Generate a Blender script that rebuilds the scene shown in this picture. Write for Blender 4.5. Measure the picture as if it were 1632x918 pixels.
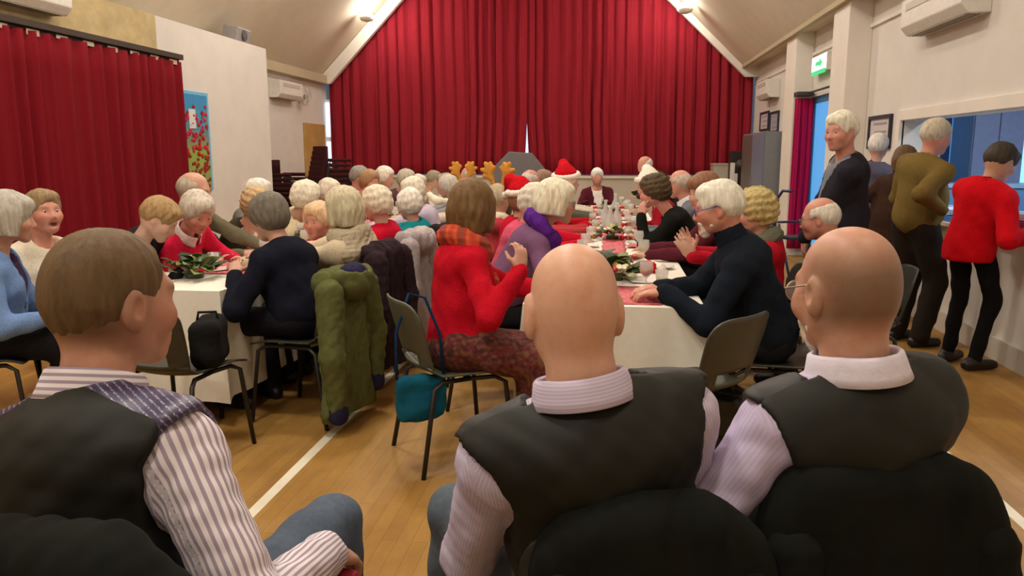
import bpy, bmesh, math, random
import numpy as np
from mathutils import Vector, Matrix

for o in list(bpy.data.objects):
    bpy.data.objects.remove(o, do_unlink=True)
scene = bpy.context.scene
COL = scene.collection
rng = random.Random(7)

# ------------------------------------------------------------------ camera, world, exposure
FPX = 1250.0
CAM_H = 1.45
cam_data = bpy.data.cameras.new('camera')
cam_data.sensor_width = 36.0
cam_data.lens = 36.0 * FPX / 1632.0
cam_data.clip_start = 0.05
cam = bpy.data.objects.new('camera', cam_data)
COL.objects.link(cam)
PITCH = math.atan(214 / FPX)
YAW = math.atan(159 / FPX * math.cos(PITCH))
cam.location = (0, 0, CAM_H)
cam.rotation_euler = (math.pi / 2 - PITCH, 0, YAW)
scene.camera = cam

world = bpy.data.worlds.new('world')
scene.world = world
world.use_nodes = True
wbg = world.node_tree.nodes['Background']
wbg.inputs['Color'].default_value = (0.35, 0.6, 1.0, 1)
wbg.inputs['Strength'].default_value = 1.2

scene.view_settings.view_transform = 'Standard'
scene.view_settings.look = 'None'
scene.view_settings.gamma = 1.0
scene.view_settings.use_curve_mapping = False
scene.view_settings.exposure = 0.0
LAMP_POWER = 70.0          # each ceiling uplighter in the hall
LAMP_TINT = (1.0, 0.92, 0.82)
FILL_PENDANT_POWER = 80.0  # each unseen pendant added under the ridge

# ------------------------------------------------------------------ small helpers
def lin(c):
    return tuple(((v / 255.0) / 12.92 if v / 255.0 <= 0.04045 else ((v / 255.0 + 0.055) / 1.055) ** 2.4) for v in c)

MATS = {}

def new_mat(name):
    m = bpy.data.materials.new(name)
    m.use_nodes = True
    nt = m.node_tree
    return m, nt, nt.nodes['Principled BSDF']

def noise_node(nt, scale, detail=3, rough=0.55, coord='Object', stretch=None):
    tc = nt.nodes.new('ShaderNodeTexCoord')
    nz = nt.nodes.new('ShaderNodeTexNoise')
    nz.inputs['Scale'].default_value = scale
    nz.inputs['Detail'].default_value = detail
    nz.inputs['Roughness'].default_value = rough
    if stretch:
        mp = nt.nodes.new('ShaderNodeMapping')
        mp.inputs['Scale'].default_value = stretch
        nt.links.new(tc.outputs[coord], mp.inputs['Vector'])
        nt.links.new(mp.outputs['Vector'], nz.inputs['Vector'])
    else:
        nt.links.new(tc.outputs[coord], nz.inputs['Vector'])
    return nz

def mix_noise_color(nt, b, c, nz, amount):
    ramp = nt.nodes.new('ShaderNodeValToRGB')
    lo = tuple(max(0, v * (1 - amount)) for v in c)
    hi = tuple(min(1, v * (1 + amount)) for v in c)
    ramp.color_ramp.elements[0].position = 0.3
    ramp.color_ramp.elements[1].position = 0.7
    ramp.color_ramp.elements[0].color = (*lo, 1)
    ramp.color_ramp.elements[1].color = (*hi, 1)
    nt.links.new(nz.outputs['Fac'], ramp.inputs['Fac'])
    nt.links.new(ramp.outputs['Color'], b.inputs['Base Color'])
    return ramp

def bump(nt, b, nz, strength, dist=0.01):
    bp = nt.nodes.new('ShaderNodeBump')
    bp.inputs['Strength'].default_value = strength
    bp.inputs['Distance'].default_value = dist
    nt.links.new(nz.outputs['Fac'], bp.inputs['Height'])
    nt.links.new(bp.outputs['Normal'], b.inputs['Normal'])

def mat(kind, rgb, rough=None, amount=None, scale=None, metal=0.0, spec=None, bstr=None, stretch=None):
    """cached procedural material: kind in plain/fabric/knit/plastic/hair/wall/glossy/metal"""
    key = (kind, tuple(rgb), rough, amount, scale, metal, spec, bstr, stretch)
    if key in MATS:
        return MATS[key]
    dflt = dict(plain=(0.6, 0.05, 12, 0.0, 0.01, 0.4), fabric=(0.92, 0.14, 60, 0.35, 0.004, 0.15),
                knit=(0.95, 0.18, 140, 0.6, 0.004, 0.1), plastic=(0.45, 0.06, 20, 0.04, 0.004, 0.45),
                hair=(0.62, 0.28, 55, 0.5, 0.006, 0.3), wall=(0.85, 0.04, 3, 0.05, 0.01, 0.2),
                glossy=(0.15, 0.03, 8, 0.0, 0.01, 0.5), metal=(0.35, 0.08, 20, 0.05, 0.004, 0.5),
                satin=(0.55, 0.12, 9, 0.12, 0.01, 0.35))[kind]
    r = dflt[0] if rough is None else rough
    a = dflt[1] if amount is None else amount
    s = dflt[2] if scale is None else scale
    bs = dflt[3] if bstr is None else bstr
    m, nt, b = new_mat('%s_%02x%02x%02x' % (kind, *[int(v) for v in rgb]))
    b.inputs['Roughness'].default_value = r
    b.inputs['Metallic'].default_value = metal
    b.inputs['Specular IOR Level'].default_value = dflt[5] if spec is None else spec
    st = stretch
    if kind == 'hair' and st is None:
        st = (1.0, 1.0, 0.22)
    nz = noise_node(nt, s, 4, 0.6, 'Object', st)
    mix_noise_color(nt, b, lin(rgb), nz, a)
    if bs > 0:
        bump(nt, b, nz, bs, dflt[4])
    MATS[key] = m
    return m

def emis(name, rgb, strength):
    m, nt, b = new_mat(name)
    b.inputs['Base Color'].default_value = (*lin(rgb), 1)
    b.inputs['Emission Color'].default_value = (*lin(rgb), 1)
    b.inputs['Emission Strength'].default_value = strength
    return m

def glass_mat(name, rgb=(245, 250, 250), rough=0.05, clear=0.8):
    if name in MATS:
        return MATS[name]
    m = bpy.data.materials.new(name)
    m.use_nodes = True
    nt = m.node_tree
    nt.nodes.clear()
    out = nt.nodes.new('ShaderNodeOutputMaterial')
    tr = nt.nodes.new('ShaderNodeBsdfTransparent')
    pr = nt.nodes.new('ShaderNodeBsdfPrincipled')
    pr.inputs['Base Color'].default_value = (*lin(rgb), 1)
    pr.inputs['Roughness'].default_value = rough
    mx = nt.nodes.new('ShaderNodeMixShader')
    mx.inputs[0].default_value = clear
    nt.links.new(pr.outputs[0], mx.inputs[1])
    nt.links.new(tr.outputs[0], mx.inputs[2])
    nt.links.new(mx.outputs[0], out.inputs['Surface'])
    MATS[name] = m
    return m

def mesh_np(name, verts, faces, smooth=True):
    """verts (n,3) float array, faces (m,4) int array or list of polygons"""
    me = bpy.data.meshes.new(name)
    verts = np.asarray(verts, dtype=np.float32)
    if isinstance(faces, np.ndarray):
        n, k = faces.shape
        me.vertices.add(len(verts))
        me.vertices.foreach_set('co', verts.ravel())
        me.loops.add(n * k)
        me.loops.foreach_set('vertex_index', faces.astype(np.int32).ravel())
        me.polygons.add(n)
        me.polygons.foreach_set('loop_start', np.arange(0, n * k, k, dtype=np.int32))
        me.update(calc_edges=True)
    else:
        me.from_pydata([tuple(v) for v in verts], [], faces)
        me.update()
    if smooth:
        me.polygons.foreach_set('use_smooth', np.ones(len(me.polygons), dtype=bool))
    return me

def obj(name, me, material=None, parent=None, loc=None, rot=None):
    o = bpy.data.objects.new(name, me)
    COL.objects.link(o)
    if material is not None and me is not None:
        if not me.materials:
            me.materials.append(material)
    if parent is not None:
        o.parent = parent
    if loc is not None:
        o.location = loc
    if rot is not None:
        o.rotation_euler = rot
    return o

def tag(o, label=None, cat=None, group=None, kind=None):
    if label:
        o['label'] = label
    if cat:
        o['category'] = cat
    if group:
        o['group'] = group
    if kind:
        o['kind'] = kind
    return o

def empty(name, loc, rotz=0.0):
    e = bpy.data.objects.new(name, None)
    e.empty_display_size = 0.1
    COL.objects.link(e)
    e.location = loc
    e.rotation_euler = (0, 0, rotz)
    return e

def copy_tree(o, parent=None):
    c = o.copy()
    COL.objects.link(c)
    c.parent = parent
    for ch in o.children:
        copy_tree(ch, c)
    return c

class MB:
    """collects simple solids and builds ONE mesh"""
    def __init__(s):
        s.v = []
        s.f = []
    def add(s, verts, faces):
        n = len(s.v)
        s.v += [tuple(v) for v in verts]
        s.f += [tuple(i + n for i in f) for f in faces]
        return s
    def box(s, lo, hi, M=None):
        x0, y0, z0 = lo
        x1, y1, z1 = hi
        vs = [(x0, y0, z0), (x1, y0, z0), (x1, y1, z0), (x0, y1, z0), (x0, y0, z1), (x1, y0, z1), (x1, y1, z1), (x0, y1, z1)]
        if M is not None:
            vs = [tuple(M @ Vector(v)) for v in vs]
        return s.add(vs, [(0, 3, 2, 1), (4, 5, 6, 7), (0, 1, 5, 4), (1, 2, 6, 5), (2, 3, 7, 6), (3, 0, 4, 7)])
    def prism(s, poly, axis, a, b):
        """extrude 2-D polygon along axis ('x': poly in yz, 'y': poly in xz, 'z': xy)"""
        def p(q, t):
            return {'x': (t, q[0], q[1]), 'y': (q[0], t, q[1]), 'z': (q[0], q[1], t)}[axis]
        n = len(poly)
        vs = [p(q, a) for q in poly] + [p(q, b) for q in poly]
        fs = [tuple(range(n)), tuple(reversed(range(n, 2 * n)))]
        fs += [(i, i + n, (i + 1) % n + n, (i + 1) % n) for i in range(n)]
        return s.add(vs, fs)
    def tube(s, pts, r, seg=8, closed=False):
        pts = [Vector(p) for p in pts]
        n = len(pts)
        rs = r if isinstance(r, (list, tuple)) else [r] * n
        rings = []
        prev = None
        for i in range(n):
            if closed:
                t = (pts[(i + 1) % n] - pts[i - 1]).normalized()
            else:
                t = (pts[min(i + 1, n - 1)] - pts[max(i - 1, 0)]).normalized()
            if prev is None:
                a = Vector((0, 0, 1)) if abs(t.z) < 0.9 else Vector((1, 0, 0))
                u = t.cross(a).normalized()
            else:
                u = (prev - t * prev.dot(t)).normalized()
            prev = u
            w = t.cross(u)
            rings.append([pts[i] + (u * math.cos(2 * math.pi * k / seg) + w * math.sin(2 * math.pi * k / seg)) * rs[i] for k in range(seg)])
        vs = [v for rg in rings for v in rg]
        fs = []
        for i in range(n if closed else n - 1):
            j = (i + 1) % n
            for k in range(seg):
                k2 = (k + 1) % seg
                fs.append((i * seg + k, i * seg + k2, j * seg + k2, j * seg + k))
        if not closed:
            fs.append(tuple(reversed(range(seg))))
            fs.append(tuple((n - 1) * seg + k for k in range(seg)))
        return s.add(vs, fs)
    def lathe(s, prof, seg=20, c=(0, 0, 0)):
        vs, fs = [], []
        for (r, z) in prof:
            for k in range(seg):
                a = 2 * math.pi * k / seg
                vs.append((c[0] + r * math.cos(a), c[1] + r * math.sin(a), c[2] + z))
        n = len(prof)
        for i in range(n - 1):
            for k in range(seg):
                k2 = (k + 1) % seg
                fs.append((i * seg + k, i * seg + k2, (i + 1) * seg + k2, (i + 1) * seg + k))
        fs.append(tuple(reversed(range(seg))))
        fs.append(tuple((n - 1) * seg + k for k in range(seg)))
        return s.add(vs, fs)
    def sphere(s, c, r, seg=12, rings=8):
        r = r if isinstance(r, (list, tuple)) else (r, r, r)
        prof = []
        vs, fs = [], []
        for i in range(rings + 1):
            th = math.pi * (i / rings)
            for k in range(seg):
                a = 2 * math.pi * k / seg
                vs.append((c[0] + r[0] * max(math.sin(th), 1e-3) * math.cos(a), c[1] + r[1] * max(math.sin(th), 1e-3) * math.sin(a), c[2] - r[2] * math.cos(th)))
        for i in range(rings):
            for k in range(seg):
                k2 = (k + 1) % seg
                fs.append((i * seg + k, i * seg + k2, (i + 1) * seg + k2, (i + 1) * seg + k))
        return s.add(vs, fs)
    def mesh(s, name, smooth=False):
        return mesh_np(name, s.v, s.f, smooth) if s.f else None
    def build(s, name, material, parent=None, smooth=False, loc=None, rot=None, bevel=0.0):
        me = s.mesh(name, smooth)
        o = obj(name, me, material, parent, loc, rot)
        if bevel > 0:
            md = o.modifiers.new('bevel', 'BEVEL')
            md.width = bevel
            md.segments = 2
            md.limit_method = 'ANGLE'
        return o

def box(name, lo, hi, material, parent=None, bevel=0.0):
    return MB().box(lo, hi).build(name, material, parent, bevel=bevel)

def shell(P, thick, mask=None):
    """P (nu,nv,3) grid surface -> closed shell mesh arrays (verts, quads); mask (nu-1,nv-1) True = present"""
    P = np.asarray(P, dtype=np.float64)
    nu, nv, _ = P.shape
    du = np.gradient(P, axis=0)
    dv = np.gradient(P, axis=1)
    N = np.cross(du, dv)
    N /= np.linalg.norm(N, axis=2, keepdims=True) + 1e-9
    A = P + N * thick * 0.5
    B = P - N * thick * 0.5
    V = np.concatenate([A.reshape(-1, 3), B.reshape(-1, 3)])
    off = nu * nv
    if mask is None:
        mask = np.ones((nu - 1, nv - 1), bool)
    F = []
    idx = lambda i, j: i * nv + j
    for i in range(nu - 1):
        for j in range(nv - 1):
            if not mask[i, j]:
                continue
            a, b, c, d = idx(i, j), idx(i + 1, j), idx(i + 1, j + 1), idx(i, j + 1)
            F.append((a, b, c, d))
            F.append((d + off, c + off, b + off, a + off))
            if j == 0 or not mask[i, j - 1]:
                F.append((b, a, a + off, b + off))
            if j == nv - 2 or not mask[i, j + 1]:
                F.append((d, c, c + off, d + off))
            if i == 0 or not mask[i - 1, j]:
                F.append((a, d, d + off, a + off))
            if i == nu - 2 or not mask[i + 1, j]:
                F.append((c, b, b + off, c + off))
    return V, np.array(F, dtype=np.int32)

# ------------------------------------------------------------------ implicit surfaces (bodies, clothes, hair)
def _axis(lo, hi, h, fine):
    xs = [lo]
    x = lo
    while x < hi:
        st = h
        for (a, b, hf) in fine:
            if a - h * 0.5 <= x <= b:
                st = min(st, hf)
        x += st
        xs.append(x)
    return np.array(xs, dtype=np.float32)

class Vol:
    def __init__(s, prims, h, fine=(), pad=None):
        """prims: list of (fn, lo, hi, k, mode) ; mode '+' smooth union, '-' smooth subtract"""
        los = np.array([p[1] for p in prims if p[4] == '+'])
        his = np.array([p[2] for p in prims if p[4] == '+'])
        pad = pad or (3 * h + 0.01)
        lo = los.min(0) - pad
        hi = his.max(0) + pad
        s.h = h
        s.ax = [_axis(lo[i], hi[i], h, [(f[0][i], f[1][i], f[2]) for f in fine]) for i in range(3)]
        s.f = np.full([len(a) for a in s.ax], 0.3, dtype=np.float32)
        for p in prims:
            s.put(*p)
    def sub(s, lo, hi, m):
        sl = []
        for i in range(3):
            a = max(0, int(np.searchsorted(s.ax[i], lo[i] - m)) - 1)
            b = min(len(s.ax[i]), int(np.searchsorted(s.ax[i], hi[i] + m)) + 1)
            sl.append(slice(a, b))
        return tuple(sl)
    def grid(s, sl):
        return (s.ax[0][sl[0]][:, None, None], s.ax[1][sl[1]][None, :, None], s.ax[2][sl[2]][None, None, :])
    def put(s, fn, lo, hi, k, mode):
        sl = s.sub(lo, hi, k + 2.5 * s.h)
        sub = s.f[sl]
        if sub.size == 0:
            return
        d = fn(*s.grid(sl)).astype(np.float32)
        if mode == '+':
            t = np.clip(0.5 + 0.5 * (d - sub) / k, 0, 1)
            s.f[sl] = d + (sub - d) * t - k * t * (1 - t)
        else:
            d = -d
            t = np.clip(0.5 - 0.5 * (d - sub) / k, 0, 1)
            s.f[sl] = d + (sub - d) * t + k * t * (1 - t)
    def all(s, fn):
        """fn(x,y,z,field) -> field over the whole grid"""
        s.f = fn(*s.grid((slice(None),) * 3), s.f).astype(np.float32)
        return s
    def surf(s):
        f = s.f
        f[0], f[-1] = 0.3, 0.3
        f[:, 0], f[:, -1] = 0.3, 0.3
        f[:, :, 0], f[:, :, -1] = 0.3, 0.3
        S = f < 0
        nx, ny, nz = f.shape
        cnt = np.zeros((nx - 1, ny - 1, nz - 1), np.int8)
        for a in (0, 1):
            for b in (0, 1):
                for c in (0, 1):
                    cnt += S[a:nx - 1 + a, b:ny - 1 + b, c:nz - 1 + c]
        act = (cnt > 0) & (cnt < 8)
        I, J, K = np.nonzero(act)
        n = len(I)
        acc = np.zeros((n, 3))
        num = np.zeros(n)
        X, Y, Z = [a.astype(np.float64) for a in s.ax]
        for axi in range(3):
            for p in (0, 1):
                for q in (0, 1):
                    o = [0, 0, 0]
                    oth = [i for i in range(3) if i != axi]
                    o[oth[0]] = p
                    o[oth[1]] = q
                    i0, j0, k0 = I + o[0], J + o[1], K + o[2]
                    e = [0, 0, 0]
                    e[axi] = 1
                    i1, j1, k1 = i0 + e[0], j0 + e[1], k0 + e[2]
                    d0 = f[i0, j0, k0]
                    d1 = f[i1, j1, k1]
                    cr = (d0 < 0) != (d1 < 0)
                    t = np.where(cr, d0 / np.where(cr, d0 - d1, 1), 0)
                    px = X[i0] + t * (X[i1] - X[i0])
                    py = Y[j0] + t * (Y[j1] - Y[j0])
                    pz = Z[k0] + t * (Z[k1] - Z[k0])
                    acc[:, 0] += np.where(cr, px, 0)
                    acc[:, 1] += np.where(cr, py, 0)
                    acc[:, 2] += np.where(cr, pz, 0)
                    num += cr
        V = acc / np.maximum(num, 1)[:, None]
        vid = np.full(act.shape, -1, np.int32)
        vid[I, J, K] = np.arange(n, dtype=np.int32)
        Q = []
        d = S[:-1] != S[1:]
        i, j, k = np.nonzero(d[:, 1:-1, 1:-1])
        j += 1
        k += 1
        q = np.stack([vid[i, j - 1, k - 1], vid[i, j, k - 1], vid[i, j, k], vid[i, j - 1, k]], 1)
        fl = ~S[i, j, k]
        q[fl] = q[fl][:, ::-1]
        Q.append(q)
        d = S[:, :-1] != S[:, 1:]
        i, j, k = np.nonzero(d[1:-1, :, 1:-1])
        i += 1
        k += 1
        q = np.stack([vid[i - 1, j, k - 1], vid[i, j, k - 1], vid[i, j, k], vid[i - 1, j, k]], 1)
        fl = S[i, j, k]
        q[fl] = q[fl][:, ::-1]
        Q.append(q)
        d = S[:, :, :-1] != S[:, :, 1:]
        i, j, k = np.nonzero(d[1:-1, 1:-1, :])
        i += 1
        j += 1
        q = np.stack([vid[i - 1, j - 1, k], vid[i, j - 1, k], vid[i, j, k], vid[i - 1, j, k]], 1)
        fl = ~S[i, j, k]
        q[fl] = q[fl][:, ::-1]
        Q.append(q)
        return V, np.concatenate(Q).astype(np.int32)

def A3(v):
    return np.array(v, dtype=np.float64)

def nrm(v):
    v = A3(v)
    return v / (np.linalg.norm(v) + 1e-9)

def cone(a, b, ra, rb, k=0.02, mode='+', sq=None):
    """tapered capsule; sq=(normal, factor) flattens it along a direction perpendicular to its axis"""
    a, b = A3(a), A3(b)
    ba = b - a
    bb = float(ba @ ba) + 1e-9
    def fn(x, y, z):
        px, py, pz = x - a[0], y - a[1], z - a[2]
        sc = 1.0
        if sq is not None:
            n, sc = sq
            dn = (px * n[0] + py * n[1] + pz * n[2]) * (1 / sc - 1)
            px, py, pz = px + n[0] * dn, py + n[1] * dn, pz + n[2] * dn
        t = np.clip((px * ba[0] + py * ba[1] + pz * ba[2]) / bb, 0, 1)
        qx, qy, qz = px - t * ba[0], py - t * ba[1], pz - t * ba[2]
        return (np.sqrt(qx * qx + qy * qy + qz * qz) - (ra + (rb - ra) * t)) * (1.0 if sq is None else max(sc, 0.5))
    r = max(ra, rb)
    return (fn, np.minimum(a, b) - r, np.maximum(a, b) + r, k, mode)

def ell(c, r, axes=None, k=0.02, mode='+'):
    c = A3(c)
    r = A3(r if hasattr(r, '__len__') else (r, r, r))
    M = np.eye(3) if axes is None else np.array(axes, dtype=np.float64)
    def fn(x, y, z):
        px, py, pz = x - c[0], y - c[1], z - c[2]
        q = [(px * M[i, 0] + py * M[i, 1] + pz * M[i, 2]) / r[i] for i in range(3)]
        k0 = np.sqrt(q[0] ** 2 + q[1] ** 2 + q[2] ** 2)
        k1 = np.sqrt((q[0] / r[0]) ** 2 + (q[1] / r[1]) ** 2 + (q[2] / r[2]) ** 2)
        return k0 * (k0 - 1) / np.maximum(k1, 1e-5)
    ext = np.sqrt(((M * r[:, None]) ** 2).sum(0))
    return (fn, c - ext, c + ext, k, mode)

def rbox(c, r, rad, axes=None, k=0.02, mode='+'):
    c = A3(c)
    r = A3(r)
    M = np.eye(3) if axes is None else np.array(axes, dtype=np.float64)
    def fn(x, y, z):
        px, py, pz = x - c[0], y - c[1], z - c[2]
        q = [np.abs(px * M[i, 0] + py * M[i, 1] + pz * M[i, 2]) - (r[i] - rad) for i in range(3)]
        o = np.sqrt(np.maximum(q[0], 0) ** 2 + np.maximum(q[1], 0) ** 2 + np.maximum(q[2], 0) ** 2)
        return o + np.minimum(np.maximum(np.maximum(q[0], q[1]), q[2]), 0) - rad
    ext = np.abs(M * r[:, None]).sum(0)
    return (fn, c - ext, c + ext, k, mode)

def folds(amp, wl, seed, sharp=False, dirs=None):
    r = np.random.RandomState(seed)
    ks = []
    for i in range(5):
        d = nrm(r.normal(size=3)) if dirs is None else nrm(A3(dirs[i % len(dirs)]) + 0.35 * r.normal(size=3))
        ks.append((d * (2 * math.pi / (wl * r.uniform(0.6, 1.6))), r.uniform(0, 6.28)))
    def fn(x, y, z, f):
        s = 0
        for (kv, ph) in ks:
            w = np.sin((x * kv[0] + y * kv[1] + z * kv[2] + ph).astype(np.float32))
            s = s + (1 - 2 * np.abs(w) if sharp else w)
        return f + amp * s / 3.0
    return fn

def vol_obj(name, prims, h, material, parent, base, fine=(), post=(), smooth_it=1):
    v = Vol(prims, h, fine)
    for p in post:
        v.all(p)
    V, Fq = v.surf()
    if len(V) == 0:
        return None
    if smooth_it:
        V = relax(V, Fq, smooth_it)
    me = mesh_np(name, V - A3(base), Fq)
    return obj(name, me, material, parent)

def relax(V, Q, it):
    for _ in range(it):
        S = np.zeros_like(V)
        n = np.zeros(len(V))
        for a, b in ((0, 1), (1, 2), (2, 3), (3, 0)):
            for c in range(3):
                S[:, c] += np.bincount(Q[:, a], V[Q[:, b], c], len(V)) + np.bincount(Q[:, b], V[Q[:, a], c], len(V))
            n += np.bincount(Q[:, a], minlength=len(V)) + np.bincount(Q[:, b], minlength=len(V))
        V = V + 0.4 * (S / np.maximum(n, 1)[:, None] - V)
    return V
# ------------------------------------------------------------------ the hall
XR, XL, YB, YF = 2.75, -5.95, 16.2, -3.5
def struct(o, label=None):
    o['kind'] = 'structure'
    if label:
        o['label'] = label
    return o

M_WALL = mat('wall', (222, 216, 208))
M_CEIL = mat('wall', (212, 200, 178))
M_TRIM = mat('wall', (232, 224, 212), rough=0.6)
M_STAGE = mat('wall', (196, 188, 172))

# floor: honey coloured varnished boards
fm, nt, b = new_mat('varnished_floor')
tc = nt.nodes.new('ShaderNodeTexCoord')
br = nt.nodes.new('ShaderNodeTexBrick')
mp = nt.nodes.new('ShaderNodeMapping')
mp.inputs['Rotation'].default_value = (0, 0, math.pi / 2)
nt.links.new(tc.outputs['Object'], mp.inputs['Vector'])
nt.links.new(mp.outputs['Vector'], br.inputs['Vector'])
br.inputs['Scale'].default_value = 1.0
br.inputs['Brick Width'].default_value = 0.6
br.inputs['Row Height'].default_value = 0.06
br.inputs['Mortar Size'].default_value = 0.0012
br.inputs['Mortar Smooth'].default_value = 0.2
br.inputs['Color1'].default_value = (*lin((178, 136, 70)), 1)
br.inputs['Color2'].default_value = (*lin((166, 124, 62)), 1)
br.inputs['Mortar'].default_value = (*lin((140, 104, 56)), 1)
nz = noise_node(nt, 1.7, 5, 0.65, 'Object', (2.5, 1.0, 1.0))
mx = nt.nodes.new('ShaderNodeMixRGB')
mx.blend_type = 'MULTIPLY'
mx.inputs[0].default_value = 0.55
rp = nt.nodes.new('ShaderNodeValToRGB')
rp.color_ramp.elements[0].position = 0.35
rp.color_ramp.elements[0].color = (0.55, 0.5, 0.42, 1)
rp.color_ramp.elements[1].position = 0.62
rp.color_ramp.elements[1].color = (1, 1, 1, 1)
nt.links.new(nz.outputs['Fac'], rp.inputs['Fac'])
nt.links.new(br.outputs['Color'], mx.inputs[1])
nt.links.new(rp.outputs['Color'], mx.inputs[2])
nt.links.new(mx.outputs['Color'], b.inputs['Base Color'])
b.inputs['Roughness'].default_value = 0.5
b.inputs['Specular IOR Level'].default_value = 0.35
struct(box('floor', (XL - 0.2, YF, -0.1), (XR + 2.6, YB + 2.6, 0.0), fm), 'honey coloured varnished wooden hall floor')
M_LINE = mat('plain', (236, 228, 206), rough=0.5)
def court_line(lo, hi, label):
    o = box('floor_line', lo, hi, M_LINE)
    o['kind'] = 'structure'
    o['label'] = label
court_line((-1.455, YF, 0), (-1.405, 12.0, 0.002), 'white court line running along the hall between the tables')
court_line((1.63, YF, 0), (1.68, 12.0, 0.002), 'white court line along the floor near the serving hatch')
court_line((-1.40, 5.71, 0), (1.63, 5.755, 0.002), 'white court line crossing the hall under the tables')

# right wall with serving hatch and glazed door opening
HY0, HY1, HZ0, HZ1 = 3.6, 8.05, 0.88, 1.76
DY0, DY1, DZ1 = 9.95, 11.62, 2.22
wr = MB()
T = 0.2
wr.box((XR, YF, 0), (XR + T, HY0, 3.6))
wr.box((XR, HY0, 0), (XR + T, HY1, HZ0))
wr.box((XR, HY0, HZ1), (XR + T, HY1, 3.6))
wr.box((XR, HY1, 0), (XR + T, DY0, 3.6))
wr.box((XR, DY0, DZ1), (XR + T, DY1, 3.6))
wr.box((XR, DY1, 0), (XR + T, YB + 2.4, 3.6))
struct(wr.build('wall_right', M_WALL), 'white right wall with serving hatch')
for i, y0 in enumerate((9.17, 11.65)):
    struct(box('trim_%d' % (i + 3), (2.5, y0, 0), (XR, y0 + 0.62, 3.3), M_TRIM, bevel=0.008), ('near' if i == 0 else 'far') + ' square white pillar on the right wall')
struct(MB().box((XR - 0.03, YF, 2.78), (XR, 9.17, 2.82)).box((XR - 0.03, 9.79, 2.78), (XR, 11.65, 2.82)).box((XR - 0.03, 12.27, 2.78), (XR, 15.9, 2.82)).build('trim_5', M_TRIM), 'picture rail along the right wall')
# plinth below hatch
struct(box('baseboard_right', (XR - 0.025, YF, 0), (XR, 9.17, 0.16), mat('wall', (205, 196, 182))), 'pale skirting board under the hatch')
# hatch frame
hf = MB()
hf.box((XR - 0.03, HY0 - 0.09, HZ0 + 0.02), (XR + 0.02, HY0, HZ1 + 0.1))
hf.box((XR - 0.03, HY1, HZ0 + 0.02), (XR + 0.02, HY1 + 0.09, HZ1 + 0.1))
hf.box((XR - 0.03, HY0, HZ1), (XR + 0.02, HY1, HZ1 + 0.1))
struct(hf.build('trim_6', M_TRIM, bevel=0.006), 'white frame around the serving hatch')
# kitchen room behind the hatch
kx = XR + 2.3
kit = MB()
kit.box((kx, 2.4, 0), (kx + 0.1, 9.4, 2.6))
kit.box((XR + T, 2.3, 0), (kx, 2.4, 2.6))
kit.box((XR + T, 9.4, 0), (kx, 9.5, 2.6))
kit.box((XR + T, 2.3, 2.6), (kx + 0.1, 9.5, 2.7))
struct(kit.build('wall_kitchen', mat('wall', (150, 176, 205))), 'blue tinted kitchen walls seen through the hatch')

# left wall, boxed-out store with plasterboard top panel
struct(box('wall_left', (XL - 0.2, YF, 0), (XL, YB + 2.4, 3.3), M_WALL), 'white left wall behind the boxed-out store')
struct(MB().box((XL, 2.0, 0), (-5.25, 8.84, 2.42)).box((XL, 8.84, 0), (-5.25, 11.8, 3.02)).build('wall_store', M_WALL), 'white boxed-out partition on the left wall')
pm = mat('wall', (198, 178, 132), amount=0.18, scale=5)
struct(box('trim_7', (XL, 2.0, 2.42), (-5.25, 8.84, 3.02), pm), 'bare yellowish board panel above the left curtain')
struct(box('wall_front', (XL - 0.2, YF - 0.2, 0), (XR + 0.2, YF, 7.6), M_WALL), 'rear hall wall')

# ceiling slopes
def slope(name, x0, z0, x1, z1, label):
    n = Vector((-(z1 - z0), 0, x1 - x0)).normalized() * 0.15
    if n.z < 0:
        n = -n
    o = MB().prism([(x0, z0), (x1, z1), (x1 + n.x, z1 + n.z), (x0 + n.x, z0 + n.z)], 'y', YF, YB + 0.0).build(name, M_CEIL)
    struct(o, label)
AX = -1.75
slope('ceiling', XL, 3.0, AX, 3.0 + (AX - XL), 'left slope of the cream pitched ceiling')
slope('ceiling_slope', 2.45, 3.1, AX, 3.1 + (2.45 - AX), 'right slope of the cream pitched ceiling')
struct(box('ceiling_soffit', (2.45, YF, 3.1), (XR + 0.2, YB, 3.25), M_CEIL), 'flat soffit strip along the right eaves')
struct(box('trim_8', (XL, 11.8, 2.86), (XL + 0.16, YB - 0.3, 3.02), mat('wall', (186, 172, 142))), 'beam along the left eaves')
struct(box('trim_9', (2.43, YF, 3.06), (2.5, YB - 0.3, 3.12), mat('wall', (186, 172, 142))), 'beam along the right eaves')

# gable band around the stage opening
def band(x_out, z_out, x_in, z_in, apex_out, apex_in, sgn):
    return [(x_out, z_out), (x_in, z_in), (AX, apex_in), (AX, apex_out)]
g = MB()
g.prism([(XL, 2.98), (XL, 2.86), (-5.74, 2.86), (AX, 6.98), (AX, 7.2)], 'y', YB - 0.32, YB - 0.2)
g.prism([(XR, 3.1), (XR, 2.9), (2.5, 2.9), (AX, 6.98), (AX, 7.24), (2.45, 3.1)], 'y', YB - 0.32, YB - 0.2)
struct(g.build('trim_1', M_TRIM), 'cream band framing the gable above the stage curtain')
# stage
struct(box('stage', (XL, YB - 0.12, 0), (XR, YB + 2.4, 0.98), M_STAGE), 'pale painted stage front')
struct(box('trim_2', (XL, YB - 0.16, 0.96), (XR, YB - 0.02, 1.01), mat('wall', (214, 206, 190))), 'stage edge nosing')
struct(MB().box((XL - 0.2, YB + 2.4, 0), (XR + 0.2, YB + 2.6, 7.4)).build('wall_back', mat('wall', (120, 108, 98))), 'wall behind the stage')
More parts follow.
